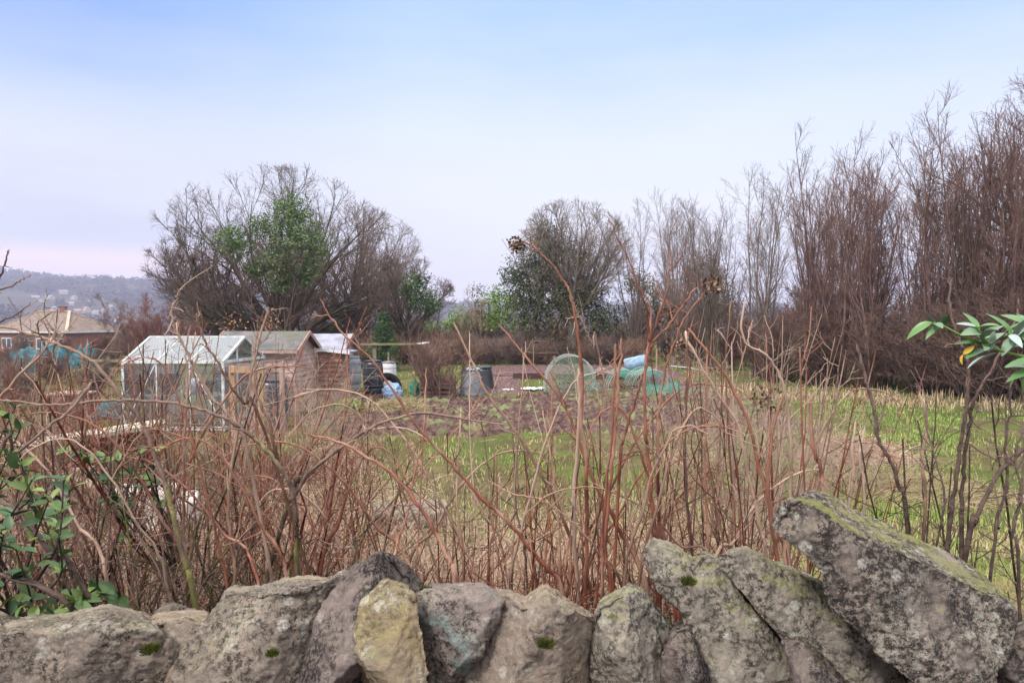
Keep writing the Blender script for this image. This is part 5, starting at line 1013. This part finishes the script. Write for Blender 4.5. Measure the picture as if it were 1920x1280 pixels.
blob('plastic_bag', (gx(735, 19.9), 19.9, .2), (.3, .2, .3), 'blue_bag', 'crumpled blue plastic bag propped against the tyre', 'bag', .25)
blob('netting_bundle', (gx(777, 20.6), 20.6, .2), (.16, .14, .32), 'green_plastic', 'bundle of green netting beside the pallet bin', 'netting', .2)
o = MB(); o.lathe([(.09, 0), (.12, .22), (.125, .22), (.11, .2)], n=18, cap=False); o = o.build('bucket', M['grey_plastic'], smooth=True); o.location = (gx(672, 18.6), 18.6, .02); tag(o, 'little grey bucket below the ribbed tank', 'bucket')
# pallet bin
pb = empty('pallet_bin', (gx(820, 20.6), 20.6, 0), 'compost bay built of old pallets, bare shrub poking out', 'compost bay')
for k, (a, b) in enumerate((((-.5, -.3, 0), (.5, -.3, 0)), ((-.5, .6, 0), (.5, .6, 0)), ((-.5, -.3, 0), (-.5, .6, 0)), ((.5, -.3, 0), (.5, .6, 0)))):
    q = MB()
    for z in (.06, .19, .32, .45, .58): q.beam(up(np.array(a), z), up(np.array(b), z+.01*math.sin(k*3+z*20)), .025, .085)
    d = (np.array(b)-np.array(a)); nrm_ = np.array((d[1], -d[0], 0)); nrm_ = nrm_/np.linalg.norm(nrm_)*.04*(1 if k in (1, 2) else -1)
    for t_ in (.04, .5, .96): p = np.array(a)+d*t_+nrm_; q.beam(up(p, -.05), up(p, .64), .06, .04)
    q.build('pallet', M['pallet_wood'], pb)
blob('compost_heap', (gx(820, 20.6), 20.78, .25), (.42, .36, .38), 'soil', 'dark compost heaped inside the pallet bay', 'compost', .15)
fs = brush(99, H=1.7, K=20, m='purple_bark', n1=5, n2=3, n3=2, spread=30, name='currant_bush'); fs.place((gx(822, 20.), 20., .0), 'fan shaped purple stemmed bush in front of the pallet bay', 'bush')
for k, (px, z, a) in enumerate(((790, .85, .3), (835, .9, -.15))): pass
# board edging, sheets, planks
def board(a, b, h, m, label, th=.03, name='edging_board', group='boards edging the soil beds', z=0.):
    o = MB().beam((*a, z+h/2), (*b, z+h/2), th, h).build(name, M[m]); return tag(o, label, 'board', group)
board((gx(962, 26.6), 26.6), (gx(1022, 26.8), 26.8), .24, 'dark_board', 'long dark board edging the far soil bed left of the hoops', th=.05)
board((gx(1040, 26.8), 26.8), (gx(1200, 26.6), 26.6), .2, 'dark_board', 'dark board edging the far soil bed behind the cloches', th=.05)
board((gx(900, 21.3), 21.3), (gx(1022, 21.2), 21.2), .05, 'old_wood', 'low green board along the front of the square of turf'); board((gx(880, 27.6), 27.6), (gx(962, 27.4), 27.4), .10, 'dark_board', 'low dark board behind the compost bins')
board((gx(1205, 24.6), 24.6), (gx(1260, 24.8), 24.8), .3, 'grey_plastic', 'grey board side of the raised bed below the blue drum', th=.04)
board((gx(792, 20.3), 20.25), (gx(850, 20.3), 20.3), .05, 'old_wood', 'pole lying across the top of the pallet bay', name='pole', group=None, z=.66, th=.05)
X, Y = np.meshgrid(np.linspace(-.5, .5, 24), np.linspace(-.5, .5, 24)); Z = .04+.05*np.abs(fbm(X*3, Y*3, 1.3, 4)); kk = (np.hypot(X*1.0, Y*1.3)+fbm(X, Y, 2.5, 3)*.35 < .42)
idx = np.arange(X.size).reshape(X.shape); Q = np.stack((idx[:-1, :-1], idx[:-1, 1:], idx[1:, 1:], idx[1:, :-1]), -1).reshape(-1, 4); Q = Q[kk.ravel()[Q].all(1)]
o = mesh('plastic_sheet', np.stack((X*.85, Y*1.3, Z), -1), Q, M['white_plastic']); o.location = (gx(998, 22.6), 22.7, .02); s_ = o.modifiers.new('s', 'SOLIDIFY'); s_.thickness = .006; tag(o, 'white plastic scrap lying on the turf square', 'sheet')
o = mesh('paper_scrap', np.stack((X*.4, Y*.5, Z), -1), Q, M['white_plastic']); o.location = (gx(952, 21.9), 21.9, .06); tag(o, 'small white scrap at the corner of the dark soil', 'scrap')
# hooped net tunnel
ht = empty('net_tunnel', (gx(1072, 21.9), 21.9, 0), 'white hooped frame under fine netting with a denser green skirt', 'net tunnel')
W_, H_ = .86, 1.18; hy = [0, .55, 1.1]
arc = [(W_*math.cos(a)*(1 if abs(math.cos(a)) < .99 else 1), H_*math.sin(a)**.85) for a in np.linspace(0, math.pi, 25)]
for k, y in enumerate(hy):
    P = np.array([(x, y, z) for x, z in arc]); V, Q = tubes(P[None], np.full((1, 25), .009), 6); mesh('hoop', V, Q, M['alu'], ht)
V = np.array([(x*1.02, y, z*1.02) for y in np.linspace(0, 1.1, 5) for x, z in arc]); i = np.arange(125).reshape(5, 25); Q = np.stack((i[:-1, :-1], i[:-1, 1:], i[1:, 1:], i[1:, :-1]), -1).reshape(-1, 4); mesh('net', V, Q, M['net_thin'], ht)
V = np.array([(x, -.01, z*s_) for s_ in (0, 1) for x, z in arc]); i = np.arange(50).reshape(2, 25); Q = np.stack((i[:-1, :-1], i[:-1, 1:], i[1:, 1:], i[1:, :-1]), -1).reshape(-1, 4); mesh('end_net', V, Q, M['net_thin'], ht)
q = MB(); q.add([(.42, -.05, 0), (1.0, -.08, 0), (.72, -.03, .62), (.42, -.03, .80)], [(0, 1, 2, 3)]); q.build('skirt', M['net_dense'], ht)
V, Q, T = foliage([(np.array((-.05, .5, .35)), np.array((.5, .4, .45)))], 900, .09, np.random.default_rng(9), .3); o = mesh('vegetable_plants', V, Q, M['olive'], tint=T); o.location = ht.location; tag(o, 'dull green vegetable plants under the hooped netting', 'vegetables')
for i, (px, d, W_, H_, L, lb) in enumerate(((1134, 22.3, .35, .72, .9, 'steep narrow net cloche right of the hoops'), (1172, 22.2, .55, .72, 1., 'low hooped net cloche over green leaves'), (1225, 22.6, .7, .68, 1.6, 'wide low net cloche farthest right'))):
    c = empty('net_cloche', (gx(px, d), d, 0), lb, 'cloche', 'low net cloches beside the hooped tunnel'); arc = [(W_*math.cos(a), H_*math.sin(a)) for a in np.linspace(0, math.pi, 15)]
    for y in (0, L/2, L):
        P = np.array([(x, y, z) for x, z in arc]); V, Q = tubes(P[None], np.full((1, 15), .007), 5); mesh('hoop', V, Q, M['alu'], c)
    V = np.array([(x*1.02, y, z*1.02) for y in np.linspace(0, L, 4) for x, z in arc]); ii = np.arange(60).reshape(4, 15); Q = np.stack((ii[:-1, :-1], ii[:-1, 1:], ii[1:, 1:], ii[1:, :-1]), -1).reshape(-1, 4); mesh('net', V, Q, M['net_thin' if i < 2 else 'net_thin'], c)
    if i: V, Q, T = foliage([(np.array((0, L/2, .15)), np.array((W_*.7, L/2.2, .2)))], 700, .07, np.random.default_rng(9+i), .3); o = mesh('vegetable_plants', V, Q, M['holly'], tint=T); o.location = c.location; tag(o, f'green leaves growing under the {("", "low", "wide low")[i]} net cloche', 'vegetables')
X, Y = np.meshgrid(np.linspace(-1, 1, 30), np.linspace(-1, 1, 20)); Z = .12+.22*np.maximum(0, fbm(X, Y*.7, 1.9, 4)+.3); idx = np.arange(X.size).reshape(X.shape); Q = np.stack((idx[:-1, :-1], idx[:-1, 1:], idx[1:, 1:], idx[1:, :-1]), -1).reshape(-1, 4); e_ = np.maximum(np.abs(X), np.abs(Y)); Z = Z-np.clip((e_-.8)*1.2, 0, 1)
o = mesh('green_net', np.stack((X*.95, Y*.7, Z), -1), Q, M['net_dense']); o.location = (gx(1255, 22.), 21.9, .0); tag(o, 'slumped dense green net at the right end of the cloches', 'netting')
o = mesh('green_net', np.stack((X*.9, Y*.5, Z*.8), -1), Q, M['net_dense']); o.location = (gx(1200, 25.8), 25.8, .25); tag(o, 'green net heaped under the tilted blue drum', 'netting')
# tilted drum, pole, stakes
r, h = .27, .85; q = empty('blue_drum', (gx(1193, 26.5), 26.5, .64), 'grey blue drum lying tilted on the raised bed', 'drum'); q.rotation_euler = (R_(12), R_(76), 0)
MB().lathe([(r*.9, -h/2), (r, -h/2+.04), (r*1.03, -.12), (r, -.1), (r, .1), (r*1.03, .12), (r, h/2-.04), (r*.9, h/2)], n=28).build('body', M['blue_plastic'], q, smooth=True); MB().lathe([(r*.93, -h/2-.012), (r*.93, -h/2+.03)], n=28, cap=False).build('rim', M['grey_plastic'], q)
V, Q = tubes(np.array([[(gx(1258, 23), 23, .78), (gx(1290, 23.2), 23.2, .72), (gx(1315, 23.4), 23.4, .60)]]), np.full((1, 3), .018), 6); tag(mesh('white_pipe', V, Q, M['white_plastic']), 'thin white pipe propped sloping right of the cloches', 'pipe')
for i, (px, d, z1, wd, mm, lb) in enumerate(((1039, 21.3, 1.22, .06, 'old_wood', 'grey stake left in front of the hooped tunnel'), (1083, 21.2, .98, .08, 'old_wood', 'weathered stake in front of the middle of the hooped tunnel'), (1153, 24, 1.5, .05, 'old_wood', 'thin stake behind the cloches'), (1231, 27, 1.2, .05, 'post_wood', 'thin stake right of the tilted drum'), (777, 20.2, .6, .05, 'old_wood', 'short stake by the green netting bundle'), (1000, 34, 1.1, .05, 'old_wood', 'far stake at the back of the soil bed'))):
    o = MB().beam((0, 0, -.2), (.01, 0, z1), wd).build('wooden_stake', M[mm]); o.location = (gx(px, d), d, 0); tag(o, lb, 'stake', 'stakes standing on the plots')
for i, (px, d, s_, lb) in enumerate(((657, 17.2, .26, 'bright yellow green leafy plant below the tank'), (634, 17.4, .18, 'smaller bright green plant at the foot of the brown boards'))):
    V, Q, T = foliage([(np.array((0, 0, s_*.6)), np.array((s_, s_, s_*.7)))], 5200, .085, np.random.default_rng(70+i), 1.2); o = mesh('leafy_plant', V, Q, M['lush'], tint=T); o.location = (gx(px, d), d, .0); tag(o, lb, 'plant')
lh = tangle  # fallen straw heaps
def heap(px, d, rx, h, n, m, label, seed):
    rg = np.random.default_rng(seed); x = gx(px, d); a = rg.uniform(0, 6.3, n); q = rg.random(n)**.6; X = x+np.cos(a)*q*rx; Y = d+np.sin(a)*q*rx*.7; Z = gz(X, Y)+h*(1-q**2)*rg.random(n); a2 = rg.uniform(0, 6.3, n)
    P, Rr = first(np.stack((X, Y, Z), 1), np.stack((np.cos(a2), np.sin(a2), rg.normal(size=n)*.35), 1), rg.uniform(.15, .5, n), .0045*d/10, 4, .18, -.05, rg, tip=.5); V, Q = tubes(P, Rr, 3)
    return tag(mesh('straw_heap', V, Q, M[m], tint=np.repeat(rg.random(n)*.9, 12)), label, 'straw heap', kind='stuff')
heap(1600, 11.6, .95, .35, 2600, 'straw', 'heap of brown cut stalks on the lush grass', 1); heap(1690, 9.4, 1.5, .12, 2600, 'thatch', 'flattened brown stalks nearer the biggest slab', 2); heap(740, 17.5, 1.0, .3, 1800, 'thatch', 'heap of dead leaves in front of the blue bag', 3); heap(620, 10.5, .5, .5, 1500, 'straw', 'rusty tuft of dead stems left of centre', 4); heap(530, 10., .6, .4, 1500, 'bramble', 'orange brown heap at the foot of the shed gable', 5)
# things at the left
pt = empty('plank_table', (gx(190, 6.5), 6.5, 0), 'long pale plank laid on a rusty brown box at the left', 'table'); X0 = gx(190, 6.5)
MB().beam((gx(60, 6.3)-X0, -.2, 1.24), (gx(302, 6.9)-X0, .45, 1.33), .34, .045).build('plank', M['pale_board'], pt, bevel=.004)
MB().beam((gx(95, 6.3)-X0, -.07, 1.06), (gx(285, 6.9)-X0, .5, 1.16), .03, .26).build('side_board', M['rust'], pt)
for px, d in ((100, 6.45), (275, 6.95)): MB().beam((gx(px, d)-X0, d-6.5, -.2), (gx(px, d)-X0, d-6.5, 1.12), .09).build('leg', M['post_wood'], pt)
def block(px, py, d, dims, m, label, rz=0.2):
    o = MB().box((0, 0, 0), dims, rz=rz).build('pale_block', M[m], bevel=.015); o.location = at(px, py, d); s_ = o.modifiers.new('s', 'SUBSURF'); s_.subdivision_type = 'SIMPLE'; s_.levels = 3; s_.render_levels = 3; d_ = o.modifiers.new('d', 'DISPLACE'); d_.texture = bpy.data.textures['txCLOUDS0.16']; d_.texture_coords = 'GLOBAL'; d_.strength = .05; return tag(o, label, 'stone block', 'pale stone blocks half buried in dead grass')
block(272, 943, 4.3, (.38, .3, .2), 'st_pale', 'whitish stone block below the right end of the plank'); block(335, 968, 4.2, (.24, .3, .24), 'st_pale', 'pinkish white block right of the whitish one', .5); block(300, 1008, 4.1, (.34, .3, .2), 'st_pale', 'broken white block lowest in the dead grass', -.2); block(160, 953, 4.0, (.22, .3, .34), 'st_warm', 'upright pinkish stone below the left end of the plank', .3); block(150, 905, 4.6, (.3, .3, .16), 'st_grey', 'flat grey stone under the plank table'); block(770, 965, 4.6, (.5, .3, .12), 'st_grey', 'flat grey slab in the dead grass at the middle', .1)
wc = empty('wooden_crate', (gx(133, 13), 13, .55), 'dark purple wooden crate on the left plots', 'crate')
for y in (-.25, .25): boards(q := MB(), (-.3, y, 0), (.3, y, 0), 0, .4, pitch=.13, out=(0, np.sign(y), 0)); q.build('side', M['dark_board'], wc)
for x in (-.3, .3): boards(q := MB(), (x, -.25, 0), (x, .25, 0), 0, .4, pitch=.13, out=(np.sign(x), 0, 0)); q.build('side', M['dark_board'], wc)
MB().box((0, 0, .42), (.66, .56, .03)).build('lid', M['pink_wood'], wc)
def tarp(px, py, d, wx, wy, h, label, seed):
    X, Y = np.meshgrid(np.linspace(-1, 1, 30), np.linspace(-1, 1, 24)); Z = h*(1-np.maximum(np.abs(X), np.abs(Y))**4)+fbm(X+seed, Y, 1.6, 4)*h*.5; idx = np.arange(X.size).reshape(X.shape); Q = np.stack((idx[:-1, :-1], idx[:-1, 1:], idx[1:, 1:], idx[1:, :-1]), -1).reshape(-1, 4)
    o = mesh('tarpaulin', np.stack((X*wx, Y*wy, Z), -1), Q, M['tarp']); p = at(px, py, d); o.location = (p[0], p[1], float(gz(p[0], p[1]))); return tag(o, label, 'tarpaulin', 'turquoise sheets over the left plots')
tarp(75, 685, 33, 1.5, 1.0, .9, 'large rumpled turquoise sheet on the left plots', 0); tarp(160, 680, 33, .6, .6, .85, 'small turquoise sheet left of the greenhouse', 5); tarp(205, 745, 16.5, .45, .4, .3, 'pale turquoise sheet at the left foot of the greenhouse', 9); tarp(30, 690, 30, .8, .7, .7, 'turquoise sheet nearest the left edge', 12)
lf = empty('plank_fence', (gx(215, 24), 24, 0), 'low grey rail fence behind the left plots', 'fence'); X0 = gx(215, 24)
for z in (.35, .62, .9): MB().beam((gx(150, 24)-X0, 0, z), (gx(430, 24)-X0, 0, z), .03, .1).build('rail', M['old_wood'], lf)
for px in (152, 200, 250, 300, 350, 400): MB().beam((gx(px, 24)-X0, .06, -.2), (gx(px, 24)-X0, .06, 1.02), .08).build('post', M['old_wood'], lf)
LS = [(30, 18, 'left of the wooden crate'), (180, 21, 'behind the wooden crate'), (100, 25, 'before the turquoise sheets'), (10, 27, 'far at the left edge'), (200, 30, 'between turquoise sheets and greenhouse'), (120, 40, 'below the hipped house'), (40, 42, 'below the left part of the hipped house'), (-30, 36, 'at the left edge of the far plots'), (190, 44, 'beneath the willow bush')]
for i, (px, d, wh) in enumerate(LS): HG[i % 3].place(pxat(px, d), f'twiggy bare bush {wh}', 'bush', 'bare bushes on the left plots', rz=i*1.7, scale=.5 if d < 35 else .55)
# ------------------------------------------------------------------ houses
A_, B_ = np.array((-47, 72, 0.)), np.array((-45.2, 78.8, 0)); w1 = norm(B_-A_); w2 = np.array((-w1[1], w1[0], 0)); Ls, Ll = 7.0, 11.
ho = empty('hipped_house', A_, 'brick house with a brown hipped tiled roof, down the slope at the left', 'house'); Zg, Ze, Zr = float(gz(-50, 75))-.5, .94, 3.15
c = [np.zeros(3), w1*Ls, w1*Ls+w2*Ll, w2*Ll]; q = MB()
for i in range(4): a, b = c[i]*1., c[(i+1) % 4]; q.add([up(a, Zg), up(b, Zg), up(b, Ze), up(a, Ze)], [(0, 1, 2, 3)])
cen = sum(c)/4
for v in range(len(q.v)): q.v[v] = (q.v[v]-np.array((cen[0], cen[1], 0)))*np.array((.93, .93, 1))+np.array((cen[0], cen[1], 0))
q.build('wall', M['render_brick'], ho)
r1, r2 = w1*Ls/2+w2*3.4, w1*Ls/2+w2*7.6; q = MB(); u_ = lambda p: up(p, Ze); t_ = lambda p: up(p, Zr)
q.add([u_(c[0]), u_(c[1]), t_(r1), t_(r1*.999+.001*c[0])], [(0, 1, 2, 3)]).add([u_(c[1]), u_(c[2]), t_(r2), t_(r1)], [(0, 1, 2, 3)]).add([u_(c[2]), u_(c[3]), t_(r2), t_(r2)*.999+.001*u_(c[2])], [(0, 1, 2, 3)]).add([u_(c[3]), u_(c[0]), t_(r1), t_(r2)], [(0, 1, 2, 3)])
rf = q.build('roof', M['tile'], ho)
q = MB()
for a, b in ((u_(c[0]), t_(r1)), (u_(c[1]), t_(r1)), (u_(c[2]), t_(r2)), (u_(c[3]), t_(r2)), (t_(r1), t_(r2))): q.beam(a+np.array((0, 0, .04)), b+np.array((0, 0, .04)), .28, .12)
q.build('ridge_tiles', M['ridge_tile'], rf)
q = MB(); q.box(up((r1*.8+r2*.2), Zr+.1), (.6, .45, .8)); q.box(up((r1*.8+r2*.2), Zr+.52), (.7, .55, .08)); q.build('chimney', M['render_brick'], rf)
q = MB()
for i in range(4): q.beam(up(c[i], Ze-.06), up(c[(i+1) % 4], Ze-.06), .14, .16)
q.build('gutter', M['white_metal'], ho)
nf = -w1  # the long front looks to the viewer
for k, s_ in enumerate((1.3, 3.6, 5.9, 8.4)):
    p = w2*s_+w1*.22; wd = w2*.65; wf = MB()
    for dz_ in (-.55, .55): wf.beam(up(p-wd, -.35+dz_), up(p+wd, -.35+dz_), .1, .1)
    for q_ in (-1, 0, 1): wf.beam(up(p+wd*q_, -.92), up(p+wd*q_, .22), .09, .09)
    w0 = wf.build('window', M['white_metal'], ho); g_ = MB(); g_.add([up(p-wd-nf*-.03, -.9), up(p+wd-nf*-.03, -.9), up(p+wd-nf*-.03, .2), up(p-wd-nf*-.03, .2)], [(0, 1, 2, 3)]); g_.build('pane', M['pane'], w0)
hh = random.Random(9)
hs = [(68, 800), (80, 760), (95, 820), (104, 700), (112, 780), (121, 900), (133, 760), (141, 840), (150, 700), (157, 640), (163, 720), (172, 800), (181, 700), (190, 640), (197, 720), (205, 760), (214, 600), (222, 640), (229, 580), (236, 620), (243, 560), (250, 600), (215, 540), (232, 520)]
PW = ['white walled', 'cream walled', 'grey roofed', 'brown roofed']
for i, (px, d) in enumerate(hs):
    x = gx(px, d); z = float(gz(x, d)); w_, l_, h_ = hh.uniform(7, 9), hh.uniform(8, 14), hh.uniform(4.5, 5.5)
    e = empty('distant_house', (x, d, z-1), f'tiny pale house on the far hillside, {ORD[i] if i < 20 else ("twentyfirst", "twentysecond", "twentythird", "twentyfourth")[i-20]} from the left along the slope', 'house', 'houses on the far hillside', rz=hh.uniform(-.8, .8))
    if i == 0:
        b_ = MB(); b_.box((0, 0, .5), (1, 1, 1)); b_.add([(-.5, -.5, 1), (-.5, .5, 1), (-.5, 0, 1.5), (-.5, -.001, 1.49)], [(0, 1, 2, 3)]); b_.add([(.5, -.5, 1), (.5, .5, 1), (.5, 0, 1.5), (.5, -.001, 1.49)], [(0, 1, 2, 3)]); o1 = b_.build('wall', M['far_wall'], e)
        b_ = MB(); b_.add([(-.55, -.56, .96), (.55, -.56, .96), (.55, 0, 1.52), (-.55, 0, 1.52)], [(0, 1, 2, 3)]); b_.add([(-.55, .56, .96), (.55, .56, .96), (.55, 0, 1.52), (-.55, 0, 1.52)], [(0, 1, 2, 3)]); o2 = b_.build('roof', M['far_roof'], e)
    else:
        for o_ in (o1, o2): cc = o_.copy(); COL.objects.link(cc); cc.parent = e
    e.scale = (l_*.72, w_*.72, h_*.75)
# far woods: belts of crowns on the slope
rg = np.random.default_rng(77); n = 7600
d = rg.uniform(330, 1550, n); u = rg.uniform(-.95, .4, n)+0; x = u*d; z = gz(x, d)+fbm(x, d, .006, 4)*9*sstep(np.hypot(x, d), 400, 900); den = fbm(x, d, .004, 3)
belt = ((d > 880) & (d < 1150)) | (d < 520) | ((d > 1150) & (den > -.3)) | (den > .0); clear = (d > 1450) & (den < .1)
hx = np.array([gx(p, q) for p, q in hs]); hd_ = np.array([q for _, q in hs]); nearh = (np.hypot(x[:, None]-hx, d[:, None]-hd_-0) < 16).any(1) | ((np.abs(u+.58) < .07) & (d > 520) & (d < 880) & (rg.random(n) < .7))
k = belt & ~clear & ~nearh; x, d, z = x[k], d[k], z[k]; n = len(x); hgt = rg.uniform(8, 15, n); K = 46
q = norm(rg.normal(size=(n, K, 3)))*rg.random((n, K, 1))**.4*np.array((5.0, 5.0, 1.))*rg.uniform(.8, 1.3, (n, 1, 1)); q[..., 2] *= (hgt/2)[:, None]; q[..., 2] += (hgt/2)[:, None]
P = (np.stack((x, d, z), 1)[:, None]+q).reshape(-1, 3); V, Q = leafquads(P, 3.2, rg, .7, up=.4)
T = np.repeat(np.repeat((rg.random(n) < .12)*.9+rg.random(n)*.1, K), 4); tag(mesh('far_woods', V, Q, M['far_wood'], tint=T), 'bare purple brown woods covering the far hillside', 'woods', kind='stuff')
# ------------------------------------------------------------------ the air
hz = MB(); hz.box((0, 0, 45), (4400, 4400, 190)); o = hz.build('haze', M['glass']); tag(o, kind='stuff')
m = bpy.data.materials.new('haze'); m.use_nodes = True; t = m.node_tree; t.nodes.remove(t.nodes['Principled BSDF']); v = N(t, 'ShaderNodeVolumePrincipled'); v.inputs['Color'].default_value = (.64, .68, .94, 1); v.inputs['Density'].default_value = .00055; v.inputs['Anisotropy'].default_value = .0
t.links.new(v.outputs[0], t.nodes['Material Output'].inputs['Volume']); o.data.materials[0] = m
